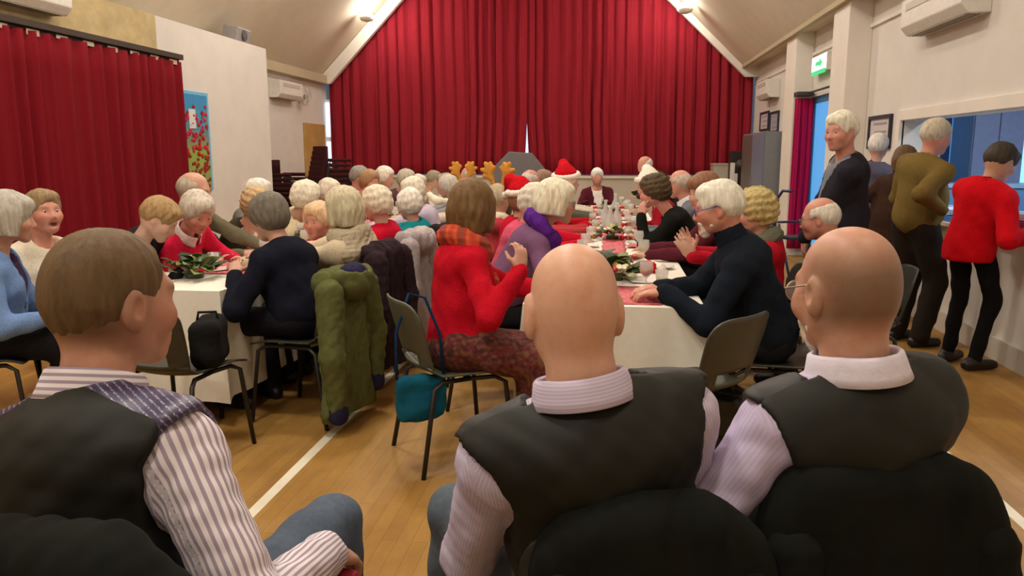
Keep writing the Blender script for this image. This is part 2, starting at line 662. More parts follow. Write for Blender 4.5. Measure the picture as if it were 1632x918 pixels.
# bright windows glimpsed past the stage curtain
wm = emis('daylight_pane', (190, 222, 255), 1.6)
w1 = struct(box('window_1', (-2.35, YB + 2.34, 1.1), (-1.65, YB + 2.4, 2.9), M_TRIM), 'window behind the slit in the stage curtain')
box('pane', (-2.3, YB + 2.32, 1.15), (-1.7, YB + 2.345, 2.85), wm, w1)
w2 = struct(box('window_2', (XL, YB - 0.04, 1.12), (-5.84, YB - 0.01, 2.56), M_TRIM), 'narrow window at the left edge of the stage curtain')
box('pane', (XL + 0.01, YB - 0.06, 1.18), (-5.86, YB - 0.035, 1.70), wm, w2)
box('pane', (XL + 0.01, YB - 0.06, 1.80), (-5.86, YB - 0.035, 2.50), wm, w2)
# hardboard coloured door, back left
d1 = struct(box('door_1', (XL, 14.88, 0), (XL + 0.05, 15.95, 2.04), mat('plain', (190, 152, 88), amount=0.12, scale=3), bevel=0.004), 'light wooden door at the back left')
box('door_handle', (XL + 0.05, 15.0, 1.0), (XL + 0.1, 15.12, 1.03), mat('metal', (150, 150, 150), metal=0.8), d1)
# glazed door between the pillars
gm, gnt, gb = new_mat('blue_door_glass')
gb.inputs['Base Color'].default_value = (*lin((60, 130, 190)), 1)
gb.inputs['Emission Color'].default_value = (*lin((92, 172, 236)), 1)
gb.inputs['Emission Strength'].default_value = 0.75
gb.inputs['Roughness'].default_value = 0.2
d2 = struct(MB().box((XR + 0.02, DY0, 0), (XR + 0.07, DY0 + 0.09, DZ1)).box((XR + 0.02, DY1 - 0.09, 0), (XR + 0.07, DY1, DZ1)).box((XR + 0.02, DY0 + 0.09, DZ1 - 0.09), (XR + 0.07, DY1 - 0.09, DZ1)).box((XR + 0.02, DY0 + 0.09, 0), (XR + 0.07, DY1 - 0.09, 0.2)).build('door_2', mat('plain', (70, 120, 165))), 'blue glazed door between the two pillars')
box('pane', (XR + 0.035, DY0 + 0.09, 0.2), (XR + 0.055, DY1 - 0.09, DZ1 - 0.09), gm, d2)
# kitchen window beyond hatch
ky = 9.4
w3 = MB()
for xx in (3.0, 3.62, 4.2, 4.84):
    w3.box((xx, ky - 0.05, 0.98), (xx + 0.09, ky, 2.0))
w3.box((3.0, ky - 0.05, 0.9), (4.93, ky, 0.98)).box((3.0, ky - 0.05, 2.0), (4.93, ky, 2.08))
w3 = struct(w3.build('window_3', mat('plain', (120, 136, 166))), 'kitchen window seen through the serving hatch')
kg = emis('kitchen_daylight', (96, 160, 214), 0.62)
kg2 = emis('kitchen_daylight_bright', (140, 222, 250), 1.5)
for (a, b2, m_) in ((3.09, 3.62, kg), (3.71, 4.2, kg), (4.29, 4.84, kg2)):
    box('pane', (a, ky - 0.03, 0.98), (b2, ky - 0.01, 2.0), m_, w3)
e = tag(empty('kitchen_cupboard', (3.66, 8.7, 0)), 'tall pale grey kitchen cupboard seen through the hatch', 'cupboard')
box('body', (0, 0, 0), (0.5, 0.5, 1.95), mat('plastic', (140, 142, 168)), e, bevel=0.006)
for k in range(2):
    dd = box('door', (0.01 + 0.245 * k, -0.018, 0.05), (0.245 + 0.245 * k, 0.0, 1.93), mat('plastic', (150, 150, 176)), e, bevel=0.004)
    box('handle', (0.2 + 0.07 * k, -0.032, 1.0), (0.215 + 0.07 * k, -0.018, 1.15), mat('metal', (170, 170, 176), metal=0.8), dd)
e = tag(empty('kitchen_worktop', (2.97, 8.2, 0)), 'blue fronted kitchen worktop seen through the hatch', 'worktop')
box('body', (0, 0, 0.1), (2.0, 0.45, 1.12), mat('plastic', (112, 158, 206)), e, bevel=0.006)
box('top', (-0.01, -0.02, 1.12), (2.02, 0.46, 1.16), mat('plastic', (176, 200, 228)), e, bevel=0.004)
struct(box('wall_behind_door', (XR + 1.5, DY0 - 0.5, 0), (XR + 1.6, DY1 + 0.5, 2.6), mat('wall', (120, 160, 200))), 'pale wall outside the glazed door')
kl = bpy.data.lights.new('kitchen_fill_light', 'AREA')  # lamp added out of view, stands in for the kitchen's cool daylight
kl.energy = 45
kl.color = (0.62, 0.82, 1.0)
kl.shape = 'RECTANGLE'
kl.size = 0.25
kl.size_y = 2.4
ks = tag(empty('kitchen_fill_lamp', (XR + 1.1, 6.2, 2.59)), 'long added kitchen ceiling strip lamp, unseen above the serving hatch', 'ceiling light')
box('housing', (-0.08, -1.25, -0.06), (0.08, 1.25, 0.0), M_TRIM, ks)
box('diffuser', (-0.06, -1.2, -0.09), (0.06, 1.2, -0.06), emis('kitchen_fill_tube', (215, 235, 255), 2.0), ks)
klo = bpy.data.objects.new('fill_strip_light', kl)
COL.objects.link(klo)
klo.parent = ks
klo.location = (0, 0, -0.1)

# counter shelf in the hatch
tag(box('hatch_counter', (XR - 0.12, HY0 + 0.005, HZ0 + 0.001), (XR + 0.55, HY1 - 0.005, HZ0 + 0.036), mat('plain', (206, 192, 170), rough=0.4), bevel=0.006), 'long pale counter shelf running through the serving hatch', 'counter')

# ------------------------------------------------------------------ curtains
def pleated(name, x0, x1, n, rows, zb, ztop, yc, amp, wl, seed, material, axis='x', edge0=None, edge1=None, thick=0.012):
    """hanging cloth with real folds. runs along axis; ztop and edges are functions; edge*(z) shifts the side edges"""
    r = np.random.RandomState(seed)
    s = np.linspace(0, 1, n)
    # irregular fold phase
    L = abs(x1 - x0)
    step = np.interp(s, np.linspace(0, 1, 40), r.uniform(0.55, 1.5, 40))
    ph = np.cumsum(step)
    ph = ph / ph[-1] * (L / wl) * 2 * math.pi
    am = amp * np.interp(s, np.linspace(0, 1, 60), r.uniform(0.35, 1.35, 60))
    ph2 = ph * 2.3 + np.interp(s, np.linspace(0, 1, 30), r.uniform(0, 6.28, 30))
    P = np.zeros((n, rows, 3))
    for j in range(rows):
        t = j / (rows - 1)
        for i in range(n):
            xx = x0 + (x1 - x0) * s[i]
            z = zb + (ztop(xx) - zb) * t
            a = x0 + (edge0(z) if edge0 else 0)
            c = x1 + (edge1(z) if edge1 else 0)
            xx = a + (c - a) * s[i]
            w = np.sin(ph[i] + 0.25 * math.sin(3 * z + i * 0.01))
            off = am[i] * (w + 0.28 * math.sin(ph2[i] + z * 0.8)) * (0.8 + 0.3 * (1 - t))
            if axis == 'x':
                P[i, j] = (xx + 0.25 * amp * math.cos(ph[i]), yc + off, z)
            else:
                P[i, j] = (yc + off, xx + 0.25 * amp * math.cos(ph[i]), z)
    V, Fq = shell(P, thick)
    return obj(name, mesh_np(name, V, Fq), material)

M_CURT = mat('fabric', (144, 33, 46), amount=0.10, scale=90, bstr=0.25)
M_CURT_L = mat('fabric', (122, 19, 30), amount=0.10, scale=90, bstr=0.25)
def gable(x):
    return min(2.92 + (x + 5.9) * 1.0 + 0.06, 2.96 + (2.66 - x) * 1.0 + 0.06, 7.05)
yc = YB - 0.06
c1 = pleated('stage_curtain', -5.86, -1.72, 420, 16, 1.03, gable, yc + 0.0, 0.045, 0.23, 3, M_CURT, edge0=lambda z: 0.0, edge1=lambda z: -0.055 * max(0, min(1, (2.3 - z) / 1.1)) ** 1.2)
tag(c1, 'left half of the tall red pleated stage curtain', 'curtain', 'stage curtains')
c2 = pleated('stage_curtain', -1.735, 2.69, 440, 16, 1.03, gable, yc + 0.01, 0.045, 0.22, 8, M_CURT, edge0=lambda z: 0.06 * max(0, min(1, (2.3 - z) / 1.1)) ** 1.2)
tag(c2, 'right half of the tall red pleated stage curtain', 'curtain', 'stage curtains')
# left wall curtain with dark rail
c3 = pleated('wall_curtain', 2.2, 9.08, 420, 10, 0.05, lambda y: 2.52, -5.12, 0.035, 0.2, 21, M_CURT_L, axis='y')
tag(c3, 'dark red pleated curtain covering the left wall', 'curtain')
rl = tag(empty('curtain_rail', (-5.18, 2.2, 2.55)), 'dark wooden curtain rail above the left wall curtain', 'curtain rail')
box('pelmet_board', (-0.07, 0, 0.0), (0.09, 6.92, 0.06), mat('plain', (62, 48, 38)), rl, bevel=0.004)
box('track', (0.0, 0, -0.03), (0.04, 6.9, 0.0), mat('plain', (48, 38, 32)), rl)
for k in range(18):
    box('tape_scrap', (0.055, 0.2 + k * 0.38, -0.045 - 0.01 * (k % 3)), (0.06, 0.36 + k * 0.38, -0.012), mat('plain', (200, 186, 160)), rl)
# curtain drawn back beside the glazed door
c4 = pleated('door_curtain', 2.5, 2.74, 60, 10, 0.12, lambda x: 2.2, 11.52, 0.03, 0.08, 5, mat('fabric', (176, 22, 72), amount=0.1, scale=90))
tag(c4, 'crimson curtain drawn back beside the blue glazed door', 'curtain')
dr = tag(empty('door_curtain_rail', (2.66, 9.8, 2.27)), 'thin dark curtain rail above the blue glazed door', 'curtain rail')
MB().tube([(0, 0.02, 0), (0, 1.82, 0)], 0.014, 8).build('pole', mat('plain', (62, 54, 52)), dr, smooth=True)
MB().sphere((0, 1.82, 0), 0.03).build('finial', mat('plain', (62, 54, 52)), dr, smooth=True)
MB().box((-0.16, 1.6, -0.035), (0.06, 1.83, 0.015)).build('bracket', mat('plain', (70, 60, 58)), dr)

# ------------------------------------------------------------------ lamps
def uplighter(x, y, z, side, label):
    e = tag(empty('ceiling_uplighter', (x, y, z)), label, 'ceiling light', 'round uplighters on the ceiling slopes')
    d = side  # +1: on the right slope, inward is -x
    MB().lathe([(0.05, -0.02), (0.11, 0.0), (0.14, 0.045), (0.145, 0.06), (0.135, 0.06), (0.12, 0.03)], 24, (-d * 0.16, 0, -0.16)).build('bowl', M_TRIM, e, smooth=True)
    MB().tube([(0.0, 0, 0.0), (-d * 0.16, 0, -0.14)], 0.02, 8).build('bracket_arm', M_TRIM, e, smooth=True)
    MB().sphere((-d * 0.16, 0, -0.07), (0.11, 0.11, 0.09), 16, 10).build('globe', GLOBE, e, smooth=True)
    li = bpy.data.lights.new('uplighter_bulb', 'POINT')
    li.energy = LAMP_POWER
    li.color = LAMP_TINT
    li.shadow_soft_size = 0.14
    lo = bpy.data.objects.new('bulb_light', li)
    COL.objects.link(lo)
    lo.parent = e
    lo.location = (-d * 0.30, 0, -0.02)
GLOBE = emis('lamp_globe', (255, 244, 224), 6.0)
for i, y in enumerate((15.12, 10.6, 6.1, 1.6)):
    pos = ('nearest the stage', 'second from the stage', 'third from the stage', 'furthest from the stage')[i]
    uplighter(-4.84, y, 4.11, -1, 'round glowing uplighter on left ceiling slope, ' + pos)
    uplighter(1.42, y, 4.13, 1, 'round glowing uplighter on right ceiling slope, ' + pos)
# pendants along the ridge, added out of view for soft overhead light
for i, y in enumerate((12.6, 9.0, 5.4, 2.2, -1.0)):
    e = tag(empty('fill_pendant', (AX, y, 6.9)), 'added unseen white drum pendant lamp under the roof ridge, number %s from the stage' % ('one', 'two', 'three', 'four', 'five')[i], 'ceiling light', 'added ridge pendants')
    MB().tube([(0, 0, 0.25), (0, 0, -1.35)], 0.012, 6).build('flex', M_TRIM, e)
    MB().lathe([(0.32, -1.5), (0.34, -1.5), (0.34, -1.32), (0.32, -1.32), (0.05, -1.30)], 24).build('shade', M_TRIM, e, smooth=True)
    MB().lathe([(0.30, -1.52), (0.31, -1.5)], 24).build('diffuser', GLOBE, e)
    li = bpy.data.lights.new('fill_pendant_light', 'AREA')
    li.shape = 'DISK'
    li.size = 0.6
    li.energy = FILL_PENDANT_POWER
    li.color = LAMP_TINT
    li.spread = math.pi
    lo = bpy.data.objects.new('fill_pendant_glow', li)
    COL.objects.link(lo)
    lo.parent = e
    lo.location = (0, 0, -1.54)

# ------------------------------------------------------------------ wall units
M_ACW = mat('plastic', (226, 222, 212), rough=0.5)
M_ACG = mat('plastic', (150, 140, 122))
def wall_heater(x, y, z, side, L, label, g=None):
    """air heater cassette on the wall; side -1 on right wall facing -x, +1 on left wall"""
    e = tag(empty('air_heater', (x, y, z)), label, 'heater', g)
    s = side
    prof = [(0, 0), (0.16 * s, 0.0), (0.22 * s, 0.07), (0.22 * s, 0.30), (0, 0.30)]
    MB().prism(prof if s > 0 else list(reversed(prof)), 'y', 0, L).build('casing', M_ACW, e, bevel=0.008)
    for k in range(4):
        o = MB().box((0, 0.06, 0), (0.018, L - 0.06, 0.006)).build('louvre', M_ACG, e)
        o.location = (s * (0.05 + 0.032 * k) - (0 if s > 0 else 0.018), 0, -0.008)
    MB().box((min(0.223 * s, 0.226 * s), 0.12, 0.2), (max(0.223 * s, 0.226 * s), L - 0.12, 0.26)).build('intake_grille', mat('plastic', (196, 190, 178)), e)
    return e
wall_heater(XR, 6.42, 2.48, -1, 1.25, 'white wall heater high above the serving hatch', 'wall heaters')
wall_heater(XR, 13.85, 2.38, -1, 0.95, 'white wall heater high on the right wall beside the stage', 'wall heaters')
wall_heater(XL, 13.4, 2.42, 1, 1.0, 'white wall heater in the back left corner', 'wall heaters')
wall_heater(-5.25, 6.1, 2.72, 1, 1.0, 'white wall heater above the left wall curtain', 'wall heaters')
# wall fan
e = tag(empty('wall_fan', (XL, 14.72, 2.52)), 'small round white fan on the back left wall', 'fan')
MB().tube([(0.0, 0, -0.1), (0.1, 0, -0.06), (0.14, 0, 0)], 0.02, 8).build('arm', M_ACW, e, smooth=True)
m_ = MB()
for rr in (0.16, 0.11, 0.06):
    m_.tube([(0.2, rr * math.cos(a * math.pi / 8), rr * math.sin(a * math.pi / 8)) for a in range(16)], 0.006, 6, closed=True)
m_.tube([(0.13, 0.16 * math.cos(a * math.pi / 8), 0.16 * math.sin(a * math.pi / 8)) for a in range(16)], 0.008, 6, closed=True)
m_.build('cage', mat('plastic', (200, 196, 188)), e, smooth=True)
MB().sphere((0.15, 0, 0), (0.05, 0.05, 0.05)).build('motor', M_ACG, e, smooth=True)
for k in range(3):
    o = MB().box((-0.004, 0.02, -0.03), (0.004, 0.14, 0.03)).build('blade', M_ACW, e)
    o.location = (0.17, 0, 0)
    o.rotation_euler = (k * 2.094, 0, 0)
# loudspeaker on top of the partition
e = tag(empty('loudspeaker', (-5.42, 11.2, 3.02)), 'small grey loudspeaker on top of the white partition', 'loudspeaker')
M_SP = mat('plastic', (150, 146, 146))
MB().prism([(-0.1, 0.03), (0.12, 0.0), (0.16, 0.2), (-0.06, 0.24)], 'y', -0.26, 0.16).build('cabinet', M_SP, e, bevel=0.02)
o = MB().lathe([(0.01, 0), (0.06, 0.0), (0.075, 0.01), (0.08, 0.01)], 16).build('driver', mat('plastic', (70, 70, 72)), e, smooth=True)
o.location = (0.145, -0.05, 0.11)
o.rotation_euler = (0, math.pi / 2, 0)
MB().box((-0.02, 0.16, 0.02), (0.02, 0.2, 0.2)).build('bracket', mat('plastic', (60, 60, 62)), e)
# exit sign
e = tag(empty('exit_sign', (XR, 10.62, 2.42)), 'illuminated green and white emergency exit sign above the door', 'sign')
box('housing', (-0.09, 0, 0.08), (-0.0, 0.74, 0.3), M_ACW, e, bevel=0.005)
sg = emis('exit_face', (225, 255, 240), 1.3)
gr = emis('exit_green', (60, 190, 120), 0.9)
box('face', (-0.1, 0.02, 0.10), (-0.09, 0.72, 0.29), sg, e)
MB().box((-0.104, 0.03, 0.05), (-0.092, 0.70, 0.105)).build('green_panel', gr, e)
MB().prism([(0.18, 0.19), (0.3, 0.25), (0.3, 0.215), (0.5, 0.215), (0.5, 0.165), (0.3, 0.165), (0.3, 0.13)], 'x', -0.106, -0.1).build('arrow', gr, e)
# picture frames
def picture(x, y0, y1, z0, z1, side, label, frame=(48, 44, 58), paper=(205, 196, 196), marks=3):
    e = tag(empty('picture_frame', (x, (y0 + y1) / 2, z0)), label, 'picture')
    w = (y1 - y0) / 2
    h = z1 - z0
    s = side
    def bx(a, b, c, d, t0, t1, mb):
        mb.box((min(s * t0, s * t1), a, c), (max(s * t0, s * t1), b, d))
    f = MB()
    bx(-w, w, 0, 0.035, 0.0, 0.03, f)
    bx(-w, w, h - 0.035, h, 0.0, 0.03, f)
    bx(-w, -w + 0.035, 0.035, h - 0.035, 0.0, 0.03, f)
    bx(w - 0.035, w, 0.035, h - 0.035, 0.0, 0.03, f)
    f.build('frame', mat('plain', frame), e)
    p = MB()
    bx(-w + 0.035, w - 0.035, 0.035, h - 0.035, 0.004, 0.012, p)
    pg = p.build('paper', mat('plain', paper), e)
    for k in range(marks):
        q = MB()
        zz = h * (0.25 + 0.5 * k / max(1, marks - 1))
        bx(-w * 0.6, w * (0.6 - 0.15 * (k % 2)), zz - 0.012, zz + 0.012, 0.012, 0.014, q)
        q.build('print_mark', mat('plain', (150, 146, 150)), pg)
    return e
picture(XR, 8.32, 9.0, 1.5, 1.84, -1, 'dark framed notice on the right wall beside the hatch')
picture(XR, 14.6, 15.4, 1.86, 2.2, -1, 'dark framed photograph above the tall grey cabinet, left one')
picture(XR, 13.75, 14.45, 1.8, 2.16, -1, 'dark framed picture above the tall grey cabinet, right one', paper=(170, 165, 175))

# poppy banner on the partition: woven panel with many felt poppies
e = tag(empty('poppy_banner', (-5.245, 9.48, 0.98)), 'tall blue community banner with red felt poppies over green', 'banner')
bm_, bnt, bb = new_mat('banner_ground')
tc = bnt.nodes.new('ShaderNodeTexCoord')
sp = bnt.nodes.new('ShaderNodeSeparateXYZ')
bnt.links.new(tc.outputs['Object'], sp.inputs[0])
rp = bnt.nodes.new('ShaderNodeValToRGB')
for i, (p_, c_) in enumerate(((0.0, (120, 160, 90)), (0.42, (150, 170, 70)), (0.55, (120, 130, 120)), (0.7, (60, 150, 180)), (1.0, (60, 140, 200)))):
    el = rp.color_ramp.elements[i] if i < 2 else rp.color_ramp.elements.new(p_)
    el.position = p_
    el.color = (*lin(c_), 1)
mth = bnt.nodes.new('ShaderNodeMath')
mth.operation = 'DIVIDE'
mth.inputs[1].default_value = 1.22
nzb = noise_node(bnt, 9, 3)
ad = bnt.nodes.new('ShaderNodeMath')
ad.operation = 'MULTIPLY_ADD'
ad.inputs[1].default_value = 0.25
bnt.links.new(nzb.outputs['Fac'], ad.inputs[0])
bnt.links.new(sp.outputs['Z'], mth.inputs[0])
bnt.links.new(mth.outputs[0], ad.inputs[2])
sb = bnt.nodes.new('ShaderNodeMath')
sb.operation = 'SUBTRACT'
sb.inputs[1].default_value = 0.125
bnt.links.new(ad.outputs[0], sb.inputs[0])
bnt.links.new(sb.outputs[0], rp.inputs['Fac'])
bnt.links.new(rp.outputs['Color'], bb.inputs['Base Color'])
bb.inputs['Roughness'].default_value = 0.9
box('cloth', (0.0, -0.37, 0.0), (0.02, 0.37, 1.2), bm_, e)
edge = mat('fabric', (120, 190, 225))
box('border', (0.0, -0.41, 0.0), (0.022, -0.37, 1.24), edge, e)
box('border', (0.0, 0.37, 0.0), (0.022, 0.41, 1.24), edge, e)
box('border', (0.0, -0.37, 1.2), (0.022, 0.37, 1.24), edge, e)
pop = []
for col in ((170, 40, 40), (150, 60, 40), (190, 50, 80), (205, 60, 70)):
    pm_ = MB()
    pm_.sphere((0, 0, 0), (0.008, 0.034, 0.03), 8, 4)
    me_ = pm_.mesh('poppy', True)
    me_.materials.append(mat('fabric', col))
    pop.append(me_)
for k in range(130):
    zz = rng.uniform(0.03, 1.0) if k < 115 else rng.uniform(0.55, 1.1)
    o = obj('poppy', rng.choice(pop[:2]) if zz < 0.5 else rng.choice(pop[2:] + pop[:1]), None, e)
    o.location = (0.024, rng.uniform(-0.34, 0.34), zz)
    sc = rng.uniform(0.7, 1.25)
    o.scale = (1, sc, sc * rng.uniform(0.7, 1.1))
MB().box((0.02, -0.1, 0.78), (0.03, 0.06, 1.02)).build('white_motif', mat('fabric', (215, 215, 215)), e, bevel=0.01)

# tall metal cabinet by the stage, boxes, stands
e = tag(empty('metal_cabinet', (2.28, 12.35, 0)), 'tall grey metal cabinet standing by the right wall', 'cabinet')
M_CAB = mat('plastic', (120, 124, 130), rough=0.4)
box('body', (0.0, 0, 0.0), (0.46, 2.0, 1.78), M_CAB, e, bevel=0.006)
for k, c_ in enumerate(((112, 122, 142), (96, 90, 86))):
    dd = box('door', (-0.018, 0.02 + k * 0.99, 0.06), (0.0, 0.99 + k * 0.99, 1.75), mat('plastic', c_, rough=0.4), e, bevel=0.004)
    box('handle', (-0.03, 0.9 + k * 0.14, 0.95), (-0.018, 0.92 + k * 0.14, 1.1), mat('metal', (170, 170, 170), metal=0.8), dd)
for k, (lo, hi) in enumerate((((1.9, 15.3, 0.0), (2.52, 15.85, 0.62)), ((1.9, 15.32, 0.62), (2.52, 15.85, 1.0)), ((1.92, 15.34, 1.0), (2.52, 15.85, 1.27)))):
    e = tag(empty('storage_crate', ((lo[0] + hi[0]) / 2, lo[1], lo[2])), ('bottom', 'middle', 'topmost')[k] + ' pale grey storage box in the stack beside the stage', 'box', 'stacked storage boxes')
    w = (hi[0] - lo[0]) / 2
    h = hi[2] - lo[2]
    box('body', (-w, 0, 0), (w, hi[1] - lo[1], h * 0.86), mat('plastic', (190, 182, 166)), e, bevel=0.006)
    box('lid', (-w - 0.012, -0.012, h * 0.86), (w + 0.012, hi[1] - lo[1], h), mat('plastic', (178, 170, 152)), e, bevel=0.006)
e = tag(empty('speaker_tower', (2.3, 14.75, 0)), 'dark slim speaker tower standing between boxes and cabinet', 'loudspeaker')
box('cabinet', (-0.16, 0, 0.05), (0.2, 0.3, 1.5), mat('plastic', (46, 34, 32)), e, bevel=0.01)
box('plinth', (-0.18, -0.02, 0), (0.22, 0.32, 0.05), mat('plastic', (40, 32, 30)), e)
MB().lathe([(0.01, 0), (0.09, 0), (0.1, 0.012)], 16).build('driver', mat('plastic', (70, 62, 60)), e, smooth=True, loc=(0.02, -0.012, 1.25), rot=(math.pi / 2, 0, 0))
for k, (x, y, z0, z1) in enumerate(((2.2, 14.54, 0.75, 1.1), (2.02, 13.7, 0.9, 1.3))):
    e = tag(empty('folded_stand', (x, y, 0)), ('lower', 'taller')[k] + ' folded stand with white upright beside the grey cabinet', 'stand', 'folded stands')
    box('upright', (-0.035, -0.03, z0), (0.035, 0.03, z1), M_ACW, e, bevel=0.004)
    MB().tube([(0, 0, 0.05), (0, 0, z0 + 0.02)], 0.016, 8).build('pole', mat('metal', (90, 86, 84), metal=0.6), e, smooth=True)
    for a in range(3):
        MB().tube([(0, 0, 0.3), (0.17 * math.cos(a * 2.1), 0.17 * math.sin(a * 2.1), 0.012)], 0.012, 6).build('leg', mat('metal', (90, 86, 84), metal=0.6), e, smooth=True)
# grey angular lectern panel near the stage
e = tag(empty('grey_panel', (-1.38, 11.6, 0)), 'large grey angular panel standing in front of the stage', 'panel')
MB().prism([(-0.35, 0.9), (0.42, 0.9), (0.62, 0.98), (0.22, 1.46), (-0.12, 1.48), (-0.35, 1.25)], 'y', -0.02, 0.02).build('panel', mat('plastic', (112, 108, 110)), e, bevel=0.006)
MB().tube([(0, 0.03, 0), (0, 0.03, 1.2)], 0.02, 8).build('post', mat('plastic', (50, 48, 48)), e)
box('foot', (-0.25, -0.2, 0), (0.25, 0.2, 0.03), mat('plastic', (50, 48, 48)), e)
# ------------------------------------------------------------------ chairs
M_CHAIR = mat('plastic', (52, 52, 44), rough=0.42)
M_CHAIR_G = mat('plastic', (78, 80, 64), rough=0.42)
M_LEG = mat('metal', (46, 44, 42), metal=0.4, rough=0.4)

def chair_meshes():
    """moulded stacking chair, faces +Y, origin on the floor under the seat centre"""
    nu, nv = 15, 13
    S = np.zeros((nu, nv, 3))
    for i in range(nu):
        u = -1 + 2 * i / (nu - 1)
        for j in range(nv):
            v = j / (nv - 1)          # 0 back .. 1 front
            w = 0.205 + 0.02 * v
            y = -0.19 + 0.41 * v
            z = 0.44 + 0.018 * u * u - 0.05 * max(0, v - 0.78) ** 1.5 * 4 + 0.045 * max(0, 0.16 - v) / 0.16
            S[i, j] = (u * w, y, z)
    seat = shell(S[::-1], 0.009)
    nb = 19
    B = np.zeros((nu, nb, 3))
    for i in range(nu):
        u = -1 + 2 * i / (nu - 1)
        for j in range(nb):
            v = j / (nb - 1)
            hw = 0.205 + 0.02 * math.sin(v * 2.2) - 0.03 * max(0, v - 0.75) * 4 * 0.6
            tz = 0.485 + 0.315 * v
            corner = 0.03 * abs(u) ** 6 * max(0, (v - 0.8) / 0.2)
            y = -0.19 - 0.02 - 0.085 * v + 0.045 * u * u
            B[i, j] = (u * hw, y, tz - corner)
    mask = np.ones((nu - 1, nb - 1), bool)
    mask[3:nu - 4, 1:4] = False
    back = shell(B, 0.009, mask)
    legs = []
    for sx in (-1, 1):
        for sy in (-1, 1):
            m = MB()
            if sy > 0:
                m.tube([(sx * 0.17, 0.02, 0.425), (sx * 0.185, 0.14, 0.425), (sx * 0.205, 0.185, 0.40), (sx * 0.235, 0.225, 0.0)], 0.0115, 8)
            else:
                m.tube([(sx * 0.17, 0.02, 0.425), (sx * 0.185, -0.12, 0.425), (sx * 0.205, -0.165, 0.40), (sx * 0.235, -0.235, 0.0)], 0.0115, 8)
            legs.append(m.mesh('leg', True))
    bar = MB().tube([(-0.17, 0.02, 0.425), (0.17, 0.02, 0.425)], 0.011, 8).mesh('cross_bar', True)
    ms = mesh_np('seat', *seat)
    mb = mesh_np('backrest', *back)
    return ms, mb, legs, bar
CH_SEAT, CH_BACK, CH_LEGS, CH_BAR = chair_meshes()
for me in [CH_SEAT, CH_BACK]:
    me.materials.append(M_CHAIR)
for me in CH_LEGS + [CH_BAR]:
    me.materials.append(M_LEG)

def chair(x, y, face, label, group='stacking chairs', material=None, z=0.0):
    e = tag(empty('stacking_chair', (x, y, z), -math.radians(face)), label, 'chair', group)
    for nm, me in [('seat', CH_SEAT), ('backrest', CH_BACK), ('cross_bar', CH_BAR)] + [('leg', m) for m in CH_LEGS]:
        o = obj(nm, me, None, e)
        if material is not None and nm in ('seat', 'backrest'):
            o.material_slots[0].link = 'OBJECT'
            o.material_slots[0].material = material
    return e

# padded armchair (front row and stacks)
M_PAD = mat('fabric', (112, 24, 34), amount=0.12, scale=80)
M_ARM = mat('fabric', (138, 26, 40), amount=0.08, scale=60, rough=0.6)
def armchair_meshes():
    seat = MB().box((-0.24, -0.22, 0.40), (0.24, 0.24, 0.475)).mesh('seat_pad')
    back = MB().box((-0.23, -0.265, 0.50), (0.23, -0.215, 0.90)).mesh('back_pad')
    arms, frames = [], []
    for sx in (-1, 1):
        arms.append(MB().box((sx * 0.275 - 0.03, -0.2, 0.645), (sx * 0.275 + 0.03, 0.2, 0.685)).mesh('arm_pad'))
        f = MB().tube([(sx * 0.275, -0.29, 0.0), (sx * 0.275, -0.24, 0.60), (sx * 0.275, -0.2, 0.64), (sx * 0.275, 0.19, 0.64), (sx * 0.275, 0.23, 0.60), (sx * 0.275, 0.25, 0.0)], 0.0125, 8)
        frames.append(f.mesh('side_frame', True))
    rail = MB().tube([(-0.275, 0.2, 0.39), (0.275, 0.2, 0.39)], 0.011, 8).tube([(-0.275, -0.22, 0.39), (0.275, -0.22, 0.39)], 0.011, 8)
    rail.tube([(-0.22, -0.245, 0.45), (-0.22, -0.245, 0.86)], 0.011, 8).tube([(0.22, -0.245, 0.45), (0.22, -0.245, 0.86)], 0.011, 8)
    return seat, back, arms, frames, rail.mesh('seat_rail', True)
AC_SEAT, AC_BACK, AC_ARMS, AC_FR, AC_RAIL = armchair_meshes()
for me in (AC_SEAT, AC_BACK):
    me.materials.append(M_PAD)
for me in AC_ARMS:
    me.materials.append(M_ARM)
for me in AC_FR + [AC_RAIL]:
    me.materials.append(M_LEG)
def armchair(x, y, face, label, group, z=0.0, dark=None):
    e = tag(empty('padded_armchair', (x, y, z), -math.radians(face)), label, 'chair', group)
    for nm, me in [('seat_pad', AC_SEAT), ('back_pad', AC_BACK), ('seat_rail', AC_RAIL)] + [('arm_pad', m) for m in AC_ARMS] + [('side_frame', m) for m in AC_FR]:
        o = obj(nm, me, None, e)
        if nm.endswith('pad'):
            md = o.modifiers.new('bevel', 'BEVEL')
            md.width = 0.018
            md.segments = 3
            for p in ():
                pass
        if dark is not None and nm.endswith('pad'):
            o.material_slots[0].link = 'OBJECT'
            o.material_slots[0].material = dark
    return e

